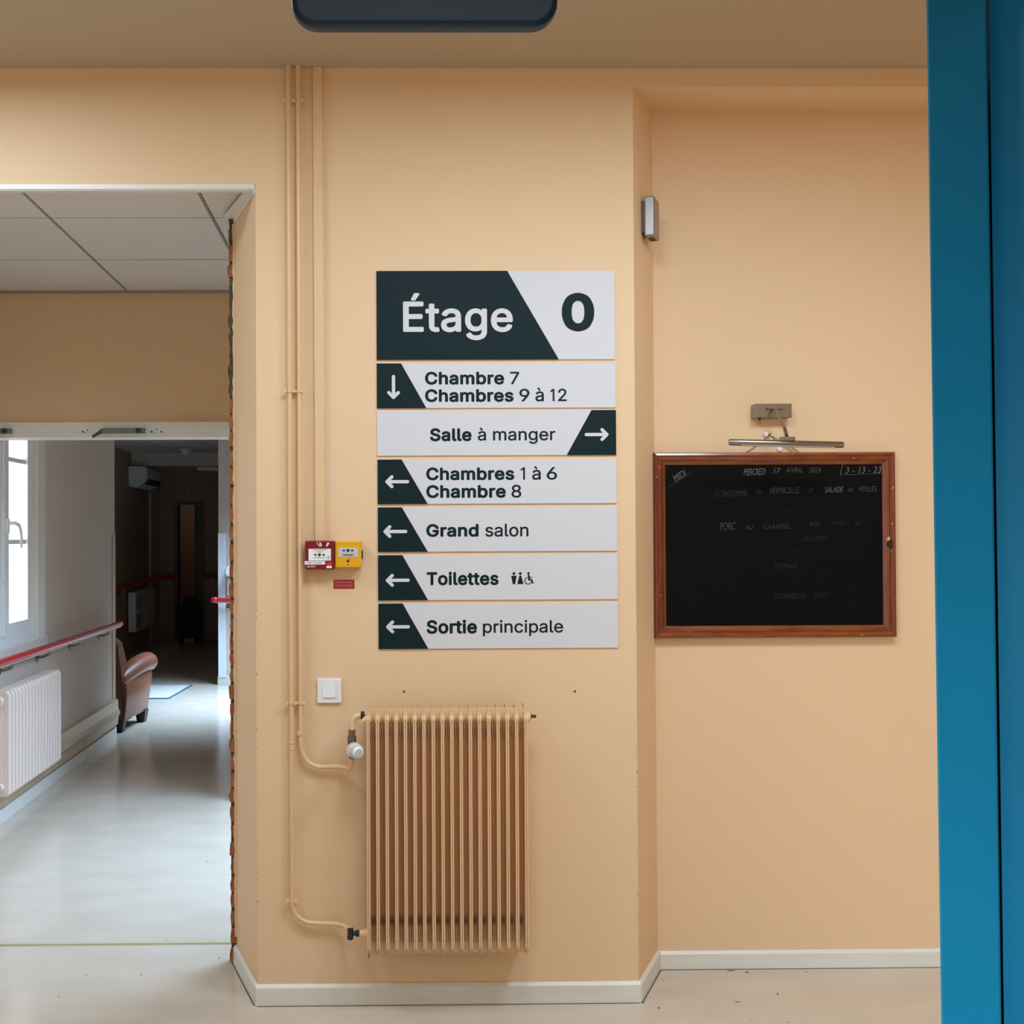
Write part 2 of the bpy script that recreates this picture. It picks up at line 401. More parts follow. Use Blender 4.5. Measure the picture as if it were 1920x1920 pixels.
# left wall with window hole
WY0 = atX(-60, 1000, XL).y; WY1 = atX(66, 1000, XL).y; WZ0 = atX(66, 1196, XL).z; WZ1 = 2.35
mb = MB()
mb.box(XL-th, XL, YA-.02, WY0, 0, ZT+.1).box(XL-th, XL, WY1, YLE, 0, ZT+.1).box(XL-th, XL, WY0, WY1, 0, WZ0).box(XL-th, XL, WY0, WY1, WZ1, ZT+.1)
struct(mb, 'wall_corridor_left', M_offwhite)
struct(MB().box(-4.2, XL-.0, YW+.001, YA, 0, ZO), 'wall_opening_left', M_wall)
# header wall over the double doors
struct(MB().box(XL, 1.2, YH, YH+.14, ZDH, ZC), 'wall_over_doors', M_wall)
# right side: enclosing walls and the blocks between the daylight openings
struct(MB().box(.95, 1.05, YA+.02, 6.2, 0, ZC).box(-.855, 1.05, 6.2, 8.45, 0, ZC), 'wall_corridor_right', M_offwhite)
struct(MB().box(.42, .52, 8.45, YR, 0, ZC).box(XR, .52, YR, YR+.2, 0, ZC), 'wall_far_right', M_offwhite)
# dark hall beyond
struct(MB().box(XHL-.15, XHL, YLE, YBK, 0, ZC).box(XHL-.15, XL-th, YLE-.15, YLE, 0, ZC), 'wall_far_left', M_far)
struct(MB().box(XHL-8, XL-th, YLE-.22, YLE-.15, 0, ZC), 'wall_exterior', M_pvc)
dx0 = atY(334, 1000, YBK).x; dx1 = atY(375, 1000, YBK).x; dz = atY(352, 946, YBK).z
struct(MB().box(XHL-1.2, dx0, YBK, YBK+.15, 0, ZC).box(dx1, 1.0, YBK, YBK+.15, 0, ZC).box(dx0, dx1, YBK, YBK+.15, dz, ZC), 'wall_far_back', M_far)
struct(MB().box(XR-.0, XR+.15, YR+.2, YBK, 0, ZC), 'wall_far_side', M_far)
struct(MB().box(dx0-.6, dx1+.6, YBK+1.6, YBK+1.7, 0, 2.7).box(dx0-.65, dx0-.6, YBK+.15, YBK+1.7, 0, 2.7).box(dx1+.6, dx1+.65, YBK+.15, YBK+1.7, 0, 2.7).box(dx0-.6, dx1+.6, YBK+.15, YBK+1.7, 2.6, 2.7), 'wall_far_room', M_doorwood)
# ceilings of the corridor: solid slab above, individual tiles below
cc = struct(MB().box(-4.2, 1.2, YA, YH, ZT+.03, ZT+.06).box(-4.2, A.x, YW+.026, YA, ZT+.015, ZT+.017), 'ceiling_corridor', M_gap)
ts = .6; gx = atZ(232, 540, ZT).x; ty0 = atZ(200, 487, ZT).y
tiles = []
i0 = -5
for i in range(-5, 5):
    for jn in range(-2, 3):
        x0 = gx+i*ts; y0 = ty0+jn*ts
        x0c = max(x0+.006, XL); x1c = min(x0+ts-.006, .95); y0c = max(y0+.0045, YA-.33); y1c = min(y0+ts-.0045, YH)
        if y0c < YA-.3: y0c = max(y0+.003, YW+.027)
        if x1c-x0c < .02 or y1c-y0c < .02: continue
        if y0c < YA:
            # front row runs under the header thickness up to the opening's edge and stops at the splay
            if x0c > A2.x: continue
            x1c = min(x1c, A.x)
        MB().box(x0c, x1c, y0c, y1c, ZT, ZT+.015).build('ceiling_tile', M_tile, cc)
for i in range(-5, 5):
    x0 = gx+i*ts
    if x0 < XL+.02 or x0 > .9: continue
    y0 = YW+.03 if x0 < A.x else YA+.02
    MB().box(x0-.0025, x0+.0025, y0, YH, ZT-.001, ZT+.012).build('ceiling_runner', M_grid, cc)
struct(MB().box(XL, .95, YH-.018, YH, ZT-.012, ZT), 'trim_4', M_grid)
# ceiling beyond the doors
cf = struct(MB().box(XHL-.15, 1.2, YH+.14, YBK+.15, ZF+.03, ZF+.08), 'ceiling_far', M_gap)
yb = atX(262, 848, XHL).y; ybm = 14.0
gx2 = atZ(330, 848, ZF).x
for i in range(-3, 8):
    x0 = gx2+i*ts
    x0c = max(x0+.005, XHL); x1c = min(x0+ts-.005, .9)
    if x1c-x0c < .03: continue
    y0 = YH+.14
    while y0 < ybm:
        y1 = min(y0+ts, ybm)
        MB().box(x0c, x1c, y0+.003, y1-.003, ZF, ZF+.012).build('ceiling_tile', M_tile, cf); y0 += ts
struct(MB().box(XHL, XR+.1, ybm, ybm+.1, ZF-.17, ZF+.03).box(XHL, XR+.1, ybm+.1, YBK, ZF-.17, ZF-.12), 'trim_5', M_tile)

# double door frame (white) under that wall, with closer hardware
df = bpy.data.objects.new('door_2', None); C.objects.link(df); df.location = (XL/2, YH, 0); df['kind'] = 'structure'
m = MB().box(XL, .95, YH-.03, YH+.16, ZDB+.012, ZDH)
m.box(XL, .95, YH-.045, YH-.02, ZDH-.045, ZDH-.0); m.box(XL, .95, YH-.02, YH+.12, ZDB, ZDB+.03)
m.build('door_head', M_white, df, bevel=.003)
MB().box(.88, .95, YH-.03, YH+.16, 0, ZDB+.01).build('door_post', M_white, df)
MB().box(XL, XL+.012, YH-.03, YH+.16, 0, ZDB+.01).build('door_post', M_white, df)
def closer_arm(xa, xb, y0, y1, label):
    a = atY(xa, 812, YH-.06); b = atY(xb, 812, YH-.06)
    zt = atY(200, 803, YH-.06).z; zb = atY(200, 813, YH-.06).z
    t = MB().box(a.x, b.x, YH-.075, YH-.047, zb, zt).build('closer_channel', M_green, df, bevel=.002, label=label)
    MB().prism([(a.x, YH-.075, zt-.002), (a.x, YH-.075, zb), (a.x-.045, YH-.075, zb-.022), (a.x-.05, YH-.075, zb-.012)], (0, .01, 0)).build('arm', M_steel_d, t)
    for q in (.86,):
        x = a.x+(b.x-a.x)*q
        MB().tube([(x, YH-.085, (zt+zb)/2), (x, YH-.06, (zt+zb)/2)], .012, 10).build('pivot', M_black, t)
    return t
closer_arm(193, 272, 0, 0, 'dark metal closer arm mid way along the white double-door head')
closer_arm(-60, 22, 0, 0, 'dark metal closer arm cut by the left edge of the photo on the door head')
for px, py in ((157, 810), (166, 807), (285, 810), (295, 806), (303, 810)):
    c = atY(px, py, YH-.03)
    MB().tube([(c.x, YH-.050, c.z), (c.x, YH-.03, c.z)], .0035, 8).build('screw', M_steel_d, df)

# corridor skirtings and tan pipe casing on the left wall
def sk(x0, x1, y0, y1, h, name, m=M_white): return struct(MB().box(x0, x1, y0, y1, 0, h), name, m, bevel=.003)
zb_ = .075
sk(XL, XL+.014, YA, YLE, zb_, 'baseboard_corridor_left')
struct(MB().prism([(XL, YA, .09), (XL+.03, YA, .10), (XL+.035, YA, .16), (XL+.05, YA, .19), (XL+.035, YA, .22), (XL+.03, YA, .29), (XL, YA, .30)], (0, YLE-YA-.03, 0)), 'trim_6', M_tan)
sk(XR-.012, .4, YR-.014, YR, .09, 'baseboard_far_right')
sk(-.869, -.855, 6.19, 8.46, .08, 'baseboard_corridor_right')
# corner guards
zg = 1.56
struct(MB().box(XL-.01, XL+.006, YLE-.085, YLE+.003, .08, atX(215, 1000, XL).z), 'trim_7', M_tan, bevel=.002)
gx0 = atY(409, 1100, YR-.01).x; gx1 = atY(423, 1100, YR-.01).x
struct(MB().box(gx0, gx1, YR-.02, YR, atY(415, 1270, YR).z, atY(415, 1000, YR).z), 'trim_8', M_pvc, bevel=.004)

# window_1 in the left wall
wd = bpy.data.objects.new('window_1', None); C.objects.link(wd); wd.location = (XL, (WY0+WY1)/2, WZ0); wd['kind'] = 'structure'
fx0, fx1 = XL-.075, XL-.009
m = MB()
fw = .055
m.box(fx0, fx1, WY0, WY0+fw, WZ0, WZ1).box(fx0, fx1, WY1-fw, WY1, WZ0, WZ1).box(fx0, fx1, WY0+fw, WY1-fw, WZ0, WZ0+fw).box(fx0, fx1, WY0+fw, WY1-fw, WZ1-fw, WZ1)
m.build('window_frame', M_pvc, wd)
ym = atX(10, 1000, XL).y
def sash(y0, y1, hand):
    z0, z1 = WZ0+fw*.6, WZ1-fw*.6; s = .075
    m = MB(); a, b = XL-.065, XL-.008
    m.box(a, b, y0, y0+s, z0, z1).box(a, b, y1-s, y1, z0, z1).box(a, b, y0+s, y1-s, z0, z0+s*1.15).box(a, b, y0+s, y1-s, z1-s, z1)
    o = m.build('sash', M_pvc, wd)
    for py in (864, 1016):
        zc = atX(40, py, XL).z
        MB().box(a+.01, b-.012, y0+s-.004, y1-s+.004, zc-.013, zc+.013).build('glazing_bar', M_pvc, o, bevel=.004)
    MB().box(XL-.045, XL-.040, y0+s-.01, y1-s+.01, z0+s-.01, z1-s+.01).build('glass_pane', M_glass, o)
    return o
sash(WY0+fw*.6, ym-.004, 0); s2 = sash(ym+.004, WY1-fw*.6, 1)
MB().box(XL-.010, XL+.006, ym-.035, ym+.025, WZ0+fw, WZ1-fw).build('meeting_stile', M_pvc, wd, bevel=.005)
hz = atX(17, 985, XL).z; hy = ym+.01
hd = MB(); hd.box(XL+.004, XL+.016, hy-.014, hy+.014, hz-.045, hz+.035); hd.tube([(XL+.014, hy, hz+.01), (XL+.05, hy, hz+.012)], .009, 10)
hd.tube([(XL+.05, hy, hz+.012), (XL+.055, hy+.045, hz+.0), (XL+.055, hy+.075, hz-.03), (XL+.055, hy+.088, hz-.08), (XL+.055, hy+.084, hz-.125)], [.010, .010, .009, .008, .007], 10)
hd.build('window_handle', M_pvc, wd, smooth=True)
# inner architrave and sill
m = MB(); WY2 = atX(80, 1000, XL).y
m.box(XL-.02, XL+.018, WY1-.005, WY2, WZ0-.05, WZ1+.1)
m.build('architrave', M_white, wd, bevel=.004)
MB().box(XL-.02, XL+.03, WY0-.15, WY2, WZ0-.05, WZ0+.002).build('sill', M_white, wd, bevel=.006)

# red handrail on the corridor's left wall
def handrail(path, r, label, brackets, bx, steel=True, off=.07):
    t = thing('handrail', path[0], label, 'handrail')
    MB().tube(path, r, 14).build('rail', M_rail, t, smooth=True)
    if steel: MB().tube([Vector(p)+Vector((0, 0, -r*.9)) for p in path], r*.45, 8).build('rail_support', M_plastg, t)
    for (p, wn) in brackets:
        p = Vector(p); wn = Vector(wn)
        m = MB(); m.tube([p+Vector((0, 0, -r)), p+Vector((0, 0, -r-.025)), p+wn*off*.6+Vector((0, 0, -r-.04)), p+wn*off+Vector((0, 0, -r-.04))], .007, 8)
        q = p+wn*(off-.006)+Vector((0, 0, -r-.04)); m.tube([q, q+wn*.006], .026, 12)
        m.build('bracket', M_steel, t, smooth=True)
    return t
xr = XL+.075
hr_a = atX(0, 1243, xr); hr_b = atX(226, 1169, xr)
zr = (hr_a.z+hr_b.z)/2
print('rail', hr_a, hr_b)
pth = [(xr, 4.2, hr_a.z), (xr, hr_a.y, hr_a.z), (xr, hr_b.y, hr_b.z)]
br = []
for px in (22, 92, 152, 205):
    c = atX(px, 1200, xr); zq = hr_a.z+(hr_b.z-hr_a.z)*(c.y-hr_a.y)/(hr_b.y-hr_a.y); br.append(((xr, c.y, zq), (-1, 0, 0)))
handrail(pth, .021, 'bright red round handrail along the corridor wall under the window', br, 0)
# handrail on the far white wall (end cap towards us)
yr = YR-.08
p0 = atY(400, 1125, yr); 
handrail([(p0.x, yr, p0.z), (.3, yr, p0.z-.005)], .024, 'short red handrail end on the white wall beside the brick edge', [((XR+.1, yr, p0.z), (0, 1, 0))], 0)
_hr = [o for o in bpy.data.objects if o.name.startswith('handrail') and 'short red' in o.get('label', '')][0]
MB().tube([(p0.x-.025, yr, p0.z), (p0.x-.018, yr, p0.z), (p0.x, yr, p0.z), (p0.x+.03, yr, p0.z), (p0.x+.04, yr, p0.z)], [.012, .026, .033, .033, .025], 16).build('end_cap', M_rail, _hr, smooth=True)
# far dark handrails
xq = XHL+.08; q0 = atX(213, 1106, xq); q1 = atX(276, 1087, xq)
yq = YBK-.08; q2 = atY(333, 1085, yq)
handrail([(xq, q0.y-2.5, q0.z), (xq, q0.y, q0.z), (xq, YBK-.2, q1.z), (xq+.12, YBK-.09, q1.z), (q2.x, yq, q2.z)], .03, 'dark red handrail bending round the corner of the unlit far hall', [((xq, 13.2, q0.z), (-1, 0, 0)), ((q2.x-.12, yq, q2.z), (0, 1, 0))], 0, steel=False)
q3 = atY(377, 1080, yq); q4 = atY(412, 1079, yq)
handrail([(q3.x, yq, q3.z), (XR-.02, yq, q4.z)], .03, 'dark red handrail on the unlit back wall right of the far doorway', [((q3.x+.15, yq, q3.z), (0, 1, 0))], 0, steel=False)

# white cast radiator on the corridor's left wall
RX = XL+.15
ya = atX(17, 1300, RX).y; yb2 = atX(116, 1300, RX).y
zt_ = atX(60, 1278, RX).z; zb2 = atX(20, 1494, RX).z
rd = thing('corridor_radiator', (XL+.09, ya, zb2), 'white column radiator under the red handrail by the corridor window', 'radiator')
n_s = 17; st = (yb2-ya)/n_s
proto = None
for i in range(n_s):
    yc = ya+st*(i+.5)
    if proto is None:
        m = MB(); w_ = st*.34
        prof = [(RX-.10, zb2+.02), (RX-.085, zb2), (RX-.012, zb2), (RX, zb2+.018), (RX, zt_-.02), (RX-.014, zt_), (RX-.085, zt_), (RX-.10, zt_-.02)]
        m.prism([(p, yc-w_, q) for p, q in prof], (0, 2*w_, 0))
        proto = m.build('column', M_cream, rd, bevel=.008, seg=3)
    else:
        o = proto.copy(); C.objects.link(o); o.parent = rd; o.matrix_parent_inverse = proto.matrix_parent_inverse; o.location = (0, st*i, 0)
m = MB()
for zz in (zb2+.05, zt_-.05): m.tube([(RX-.05, ya-.02, zz), (RX-.05, yb2+.01, zz)], .022, 12)
m.box(RX-.06, RX-.04, ya, yb2, zb2+.05, zt_-.05)
m.build('header_tube', M_cream, rd, smooth=True)
m = MB(); m.tube([(RX-.05, ya-.05, zt_-.05), (RX-.05, ya-.02, zt_-.05)], .03, 12); m.build('plug', M_cream, rd)
for yy_ in (ya+.2, yb2-.2): MB().box(XL+.002, RX-.08, yy_, yy_+.03, zt_-.1, zt_-.07).build('bracket', M_plast, rd)

# armchair seen from behind
def armchair():
    Rr = atZ(237, 1375, 0)
    ox, oy = Rr.x-.02, Rr.y+.02
    ang = math.radians(-6)
    t = thing('armchair', (ox, oy, 0), 'tan leather club armchair half hidden behind the corridor wall corner', 'armchair')
    def W(x, y, z):   # local: x right, y forward; origin = rear right corner
        c, s = math.cos(ang), math.sin(ang)
        return Vector((ox+x*c-y*s, oy+x*s+y*c, z))
    def loft(secs, name, m, bevel=.0, **k):
        mb = MB(); mb.grid(secs, closed=True); o = mb.build(name, m, t, smooth=True, **k)
        return o
    # back: panel leaning backwards, rounded top
    secs = []
    for z, y0, y1, xr_ in ((.085, .0, .16, .0), (.30, -.02, .15, .0), (.48, -.035, .13, -.015), (.60, -.045, .10, -.03), (.70, -.045, .07, -.045), (.735, -.025, .04, -.07)):
        secs.append([W(xr_, y0+.01, z), W(xr_, y1, z), W(-.76-xr_, y1, z), W(-.76-xr_, y0+.01, z), W(-.74-xr_, y0, z), W(xr_-.02, y0, z)])
    bk = loft(secs, 'backrest', M_leather_d)
    # nail trim down the back edge
    m = MB()
    for i in range(34):
        z = .11+i*.0175
        p = W(-.018+(-.012 if z > .45 else 0)+.016*math.sin(z*9), -.012-(z-.1)*.05, z); m.tube([p+Vector((0, -.006, 0)), p+Vector((0, .01, 0))], .005, 6)
    m.build('nail_trim', M_darkleg, bk, kind='stuff')
    def arm(sx, base):
        mb = MB(); secs = []
        for k in range(9):
            y = .02+.56*k/8; u = k/8
            zt = .44+.09*math.sin(u*PI*.55); w_ = .048+.036*math.sin(u*PI*.55); fl = .05*u**.8
            ring = []
            for a in range(16):
                th_ = 2*PI*a/16
                ring.append(W(base+sx*(-.05+fl*.8)+math.cos(th_)*w_*1.1, y, zt-.04+math.sin(th_)*(.06+.02*u)))
            secs.append(ring)
        mb.grid(secs, closed=True)
        o = mb.build('arm_roll', M_leather, t, smooth=True)
        mb = MB()
        rows = []
        for k in range(9):
            y = .0+.56*k/8; u = k/8
            bul = .02*math.sin(u*PI)
            rows.append([W(base+sx*(-.16), y, .085), W(base+sx*(0.0+bul*.3), y, .085+.01), W(base+sx*(.02+bul), y, .25), W(base+sx*(.02+.02*u), y, .37+.03*u), W(base+sx*(-.02+.02*u), y, .42+.05*u), W(base+sx*(-.16), y, .45)])
        mb.grid(rows, closed=True); mb.build('arm', M_leather, t, smooth=True)
    arm(1, 0); arm(-1, -.76)
    MB().grid([[W(-.14, .1, z), W(-.14, .58, z), W(-.62, .58, z), W(-.62, .1, z)] for z in (.10, .40)], closed=True).build('seat', M_leather, t, bevel=.03)
    for (x, y) in ((-.05, .035), (-.71, .035), (-.03, .50), (-.73, .50)):
        MB().grid([[W(x-s, y-s, z), W(x+s, y-s, z), W(x+s, y+s, z), W(x-s, y+s, z)] for z, s in ((0, .03), (.10, .045))], closed=True).build('leg', M_darkleg, t)
    return t
armchair()
# floor mat
a = atZ(250, 1310, 0); b = atZ(315, 1310, 0); c = atZ(357, 1286, 0)
mt = thing('floor_mat', (b.x-.3, b.y, 0), 'pale grey entrance mat with thin teal edging beyond the armchair', 'mat')
MB().prism([(b.x-1.0, b.y, 0.001), (b.x, b.y, 0.001), (c.x, c.y, 0.001), (c.x-1.0, c.y, 0.001)], (0, 0, .007)).build('pile', M_mat, mt)
MB().prism([(b.x-1.0, b.y-.022, 0.001), (b.x, b.y-.022, 0.001), (b.x+.022, b.y-.01, .001), (c.x+.022, c.y, 0.001), (c.x, c.y, 0.001), (b.x, b.y, .001), (b.x-1, b.y, .001)], (0, 0, .009)).build('edging', M_matedge, mt)

# air conditioner, cover radiator, pipe casing, doorway, trolley, detector in the far hall
y0 = atX(241, 900, XHL).y; zt0 = atX(241, 874, XHL).z; zb0 = atX(241, 912, XHL).z
acx = .24
ac = thing('air_conditioner', (XHL, y0, zb0), 'white wall-mounted air conditioner high on the dim far wall', 'air conditioner')
pr = [(XHL, zb0), (XHL+.10, zb0-.02), (XHL+.19, zb0+.03), (XHL+acx, zb0+.10), (XHL+acx, zt0-.05), (XHL+.20, zt0), (XHL, zt0)]
MB().prism([(x, y0, z_) for x, z_ in pr], (0, .85, 0)).build('housing', M_plast, ac, bevel=.01)
MB().box(XHL+.12, XHL+acx+.004, y0+.06, y0+.80, zb0+.03, zb0+.10).build('air_outlet', M_gap, ac)
xq = XHL+.12
y0 = atX(240, 1150, XHL+.02).y; y1 = atX(290, 1150, xq).y; z1_ = atX(241, 1114, xq).z; z0_ = atX(241, 1191, xq).z
cr = thing('cover_radiator', (XHL, y0, z0_), 'white slotted radiator cover on the dim far left wall', 'radiator')
MB().box(XHL+.02, xq, y0, y1, z0_, z1_).build('case', M_plast, cr, bevel=.01)
MB().box(XHL, XHL+.02, y0+.1, y1-.1, z0_+.1, z1_-.1).build('mounting_plate', M_plastg, cr)
hh = (z1_-z0_)
for k in range(3):
    for r_ in range(2):
        xx = XHL+.045+k*.027
        yy = y0+.06+k*.10
        MB().box(xq-.002, xq+.003, yy, yy+.03, z0_+hh*(.10+.45*r_), z0_+hh*(.10+.45*r_+.34)).build('slot', M_gap, cr)
y0 = atX(276, 1000, XHL).y
struct(MB().box(XHL, XHL+.035, y0+.1, YBK, 0, ZF-.17), 'trim_9', M_offwhite)
fr = bpy.data.objects.new('door_3', None); C.objects.link(fr); fr.location = ((dx0+dx1)/2, YBK, 0); fr['kind'] = 'structure'
MB().box(dx0-.05, dx0, YBK-.015, YBK+.16, 0, dz+.05).box(dx1, dx1+.06, YBK-.015, YBK+.16, 0, dz+.05).box(dx0, dx1, YBK-.015, YBK+.16, dz, dz+.05).build('door_frame', M_green, fr)
dm = atY(361, 1000, YBK).x
MB().box(dm, dx1, YBK+.17, YBK+.9, 0, dz).build('door_leaf', M_green, fr)
area('far_room_light', ((dx0+dx1)/2-.1, YBK+.9, 2.55), (0, 0, 0), .4, .4, 1.2, (1, .9, .78))

tr = atZ(352, 1196, 0); Yt = tr.y
Yt = YBK-.55; tx0 = atY(330.5, 1150, Yt).x; tx1 = atY(372, 1150, Yt).x
zt1 = atY(350, 1131, Yt).z; tt = thing('trolley_bag', ((tx0+tx1)/2, Yt, 0), 'dark navy wheeled trolley bag standing before the far doorway', 'trolley')
MB().box(tx0, tx1, Yt, Yt+.3, .09, zt1).build('bag', M_navy, tt, bevel=.02)
MB().box(tx0+.08, tx1-.08, Yt+.06, Yt+.24, zt1-.01, zt1+.075).build('top_pouch', M_navy, tt, bevel=.02)
m = MB(); m.tube([(tx0+.09, Yt+.26, zt1-.2), (tx0+.09, Yt+.26, zt1+.09), (tx1-.09, Yt+.26, zt1+.09), (tx1-.09, Yt+.26, zt1-.2)], .010, 8); m.build('handle', M_black, tt)
for xx in (tx0+.05, tx1-.05):
    for yy in (Yt+.05, Yt+.25):
        MB().tube([(xx-.014, yy, .045), (xx+.014, yy, .045)], .045, 14).box(xx-.016, xx+.016, yy-.01, yy+.01, .045, .10).build('wheel', M_black, tt)
sd = atZ(348, 838, ZF)
sm = thing('smoke_detector', (sd.x, 13.6, ZF), 'small white smoke detector on the far tiled ceiling', 'smoke detector')
sx = atY(348, 838, 13.4).x
MB().tube([(sx, 13.4, ZF), (sx, 13.4, ZF-.02)], .075, 20).build('base', M_plast, sm)
MB().tube([(sx, 13.4, ZF-.02), (sx, 13.4, ZF-.05), (sx, 13.4, ZF-.075)], [.055, .05, .03], 20).build('sensor', M_plast, sm)
lp = atY(382, 886, 14.9); 
fl_ = thing('ceiling_light_panel', (lp.x+.25, 14.6, ZF-.17), 'unlit flat ceiling light at the end of the dark hall', 'ceiling light')
MB().box(lp.x, lp.x+.55, 14.35, 14.95, ZF-.215, ZF-.17).build('housing', M_plast, fl_, bevel=.006)
MB().box(lp.x+.03, lp.x+.52, 14.38, 14.92, ZF-.218, ZF-.214).build('diffuser', M_tile, fl_)
for px, py, hw, hh2, lb in ((353, 899, .02, .022, 'tiny white wall sensor above the far doorway'), (354, 925, .012, .045, 'small pale notice strip above the far doorway')):
    c = atY(px, py, YBK)
    tag(MB().box(c.x-hw, c.x+hw, YBK-.02, YBK, c.z-hh2, c.z+hh2).build('wall_sensor', M_plastg, bevel=.004), lb, 'sensor')
c = atY(321, 1067, YBK); tag(MB().box(c.x-.03, c.x+.03, YBK-.012, YBK, c.z-.04, c.z+.04).build('wall_switch', M_plastg, bevel=.003), 'small pale switch on the dark wall left of the far doorway', 'switch')
# round dispenser on the far white wall
c = atY(433, 1071, YR-.05); rr = abs(atY(423, 1071, YR-.05).x-c.x)
ds = thing('round_dispenser', (c.x, YR, c.z), 'bluish white round dispenser on the far wall, half hidden by bricks', 'dispenser')
MB().tube([(c.x, YR-.14, c.z), (c.x, YR-.12, c.z), (c.x, YR, c.z)], [rr*.8, rr, rr], 32).build('drum', M_pvc, ds, smooth=True)
MB().box(atY(427, 1100, YR).x, atY(433, 1100, YR).x, YR-.03, YR, atY(430, 1116, YR).z, atY(430, 1085, YR).z).build('pipe_cover', M_pvc, ds)

# ------------------------------------------------------------------ direction signs
def PX(x, Y=YW-.004): return atY(x, 900, Y).x
def sign(x0, y0, x1, y1, dark, arrow, texts, label, pict=False, dark_text=True):
    Y = YW-.0035
    p = atY(x0, (y0+y1)/2, Y); q = atY(x1, (y0+y1)/2, Y); zt = atY((x0+x1)/2, y0, Y).z; zb = atY((x0+x1)/2, y1, Y).z
    t = thing('direction_sign', ((p.x+q.x)/2, YW, zb), label, 'sign', 'wall direction signs')
    cy = (y0+y1)/2
    def T(px, py):                    # pixel in the sign's own frame
        return (p.x+(px-x0)/(x1-x0)*(q.x-p.x), zt+(py-y0)/(y1-y0)*(zb-zt))
    MB().box(p.x, q.x, YW-.0045, YW-.0003, zb, zt).build('board', M_signw, t, bevel=.0006, seg=1)
    pts = [T(*d_) for d_ in dark]
    MB().prism([(a_, YW-.0052, b_) for a_, b_ in pts], (0, .0008, 0)).build('dark_field', M_signd, t)
    if arrow:
        ax0, ay0, ax1, ay1, way = arrow
        r = 3.1
        m = MB(); yy = YW-.0056; yq_ = [yy]
        def seg_(a_, b_):
            a_ = Vector(a_); b_ = Vector(b_); dd = (b_-a_).normalized(); nn = Vector((-dd.y, dd.x)); pl = []
            an = math.atan2(dd.y, dd.x)
            for i in range(9): th_ = an+PI/2+PI*i/8; pl.append((a_.x+r*math.cos(th_), a_.y+r*math.sin(th_)))
            for i in range(9): th_ = an-PI/2+PI*i/8; pl.append((b_.x+r*math.cos(th_), b_.y+r*math.sin(th_)))
            w3 = [T(*c_) for c_ in pl]; yq_[0] -= 1e-5; m.add([(u, yq_[0], v) for u, v in w3], [tuple(range(len(w3)))])
        cx_, cy_ = (ax0+ax1)/2, (ay0+ay1)/2
        if way == 'L':
            tip = (ax0+r+.8, cy_); seg_(tip, (ax1-r, cy_)); k = (ay1-ay0)/2-r-.3
            seg_(tip, (tip[0]+k, cy_-k)); seg_(tip, (tip[0]+k, cy_+k)); m.add([(T(*c_)[0], yy, T(*c_)[1]) for c_ in (tip, (tip[0]+k*.9, cy_-k*.9), (tip[0]+k*.75, cy_), (tip[0]+k*.9, cy_+k*.9))], [(0, 1, 2, 3)])
        elif way == 'R':
            tip = (ax1-r-.8, cy_); seg_(tip, (ax0+r, cy_)); k = (ay1-ay0)/2-r-.3
            seg_(tip, (tip[0]-k, cy_-k)); seg_(tip, (tip[0]-k, cy_+k)); m.add([(T(*c_)[0], yy, T(*c_)[1]) for c_ in (tip, (tip[0]-k*.9, cy_-k*.9), (tip[0]-k*.75, cy_), (tip[0]-k*.9, cy_+k*.9))], [(0, 1, 2, 3)])
        else:
            tip = (cx_, ay1-r-.8); seg_(tip, (cx_, ay0+r)); k = (ax1-ax0)/2-r-.3
            seg_(tip, (cx_-k, tip[1]-k)); seg_(tip, (cx_+k, tip[1]-k)); m.add([(T(*c_)[0], yy, T(*c_)[1]) for c_ in (tip, (cx_-k*.9, tip[1]-k*.9), (cx_, tip[1]-k*.75), (cx_+k*.9, tip[1]-k*.9))], [(0, 1, 2, 3)])
        m.build('arrow', M_signw, t)
    for (s, b, bx, light) in texts:
        m = MB(); a_ = T(bx[0], bx[3]); b_ = T(bx[2], bx[1])
        if s == '#1':                     # a plain figure one without a foot
            m.add([(T(u, v)[0], YW-.0052, T(u, v)[1]) for u, v in ((bx[2], bx[3]), (bx[2]-3.3, bx[3]), (bx[2]-3.3, bx[1]+4.2), (bx[0]+.9, bx[1]+6.6), (bx[0], bx[1]+4.0), (bx[2]-3.0, bx[1]), (bx[2], bx[1]))], [tuple(range(7))])
        else: text_into(m, s, a_[0], b_[0], a_[1], b_[1], YW-.0056 if light else YW-.0050, bold=b)
        m.build('lettering', M_signw if light else M_signd, t)
    if pict:
        m = MB(); yy = YW-.0050
        def Q(pl): m.add([(T(*c_)[0], yy, T(*c_)[1]) for c_ in pl], [tuple(range(len(pl)))])
        def dot(cx_, cy_, r_): Q([(cx_+r_*math.cos(2*PI*i/14), cy_+r_*math.sin(2*PI*i/14)) for i in range(14)])
        dot(963.2, 1075.5, 2.7); Q([(958, 1079.5), (968.5, 1079.5), (963.2+2.2, 1095.5), (963.2-2.2, 1095.5)])
        dot(975.2, 1075.5, 2.7); Q([(973.6, 1079.5), (976.8, 1079.5), (981, 1095.3), (969.4, 1095.3)])
        dot(990.6, 1075.3, 2.4)
        for i in range(14):
            a0 = .2+i*.30; a1 = a0+.32; c0 = (990, 1089); r0, r1 = 5.6, 7.2
            Q([(c0[0]+r0*math.cos(a0), c0[1]+r0*math.sin(a0)), (c0[0]+r1*math.cos(a0), c0[1]+r1*math.sin(a0)), (c0[0]+r1*math.cos(a1), c0[1]+r1*math.sin(a1)), (c0[0]+r0*math.cos(a1), c0[1]+r0*math.sin(a1))])
        Q([(989.2, 1078), (992.4, 1078), (993.4, 1087.5), (990, 1088.5)]); Q([(990, 1086), (997, 1086), (1000.5, 1094), (998, 1095), (995, 1088.6), (990, 1088.6)])
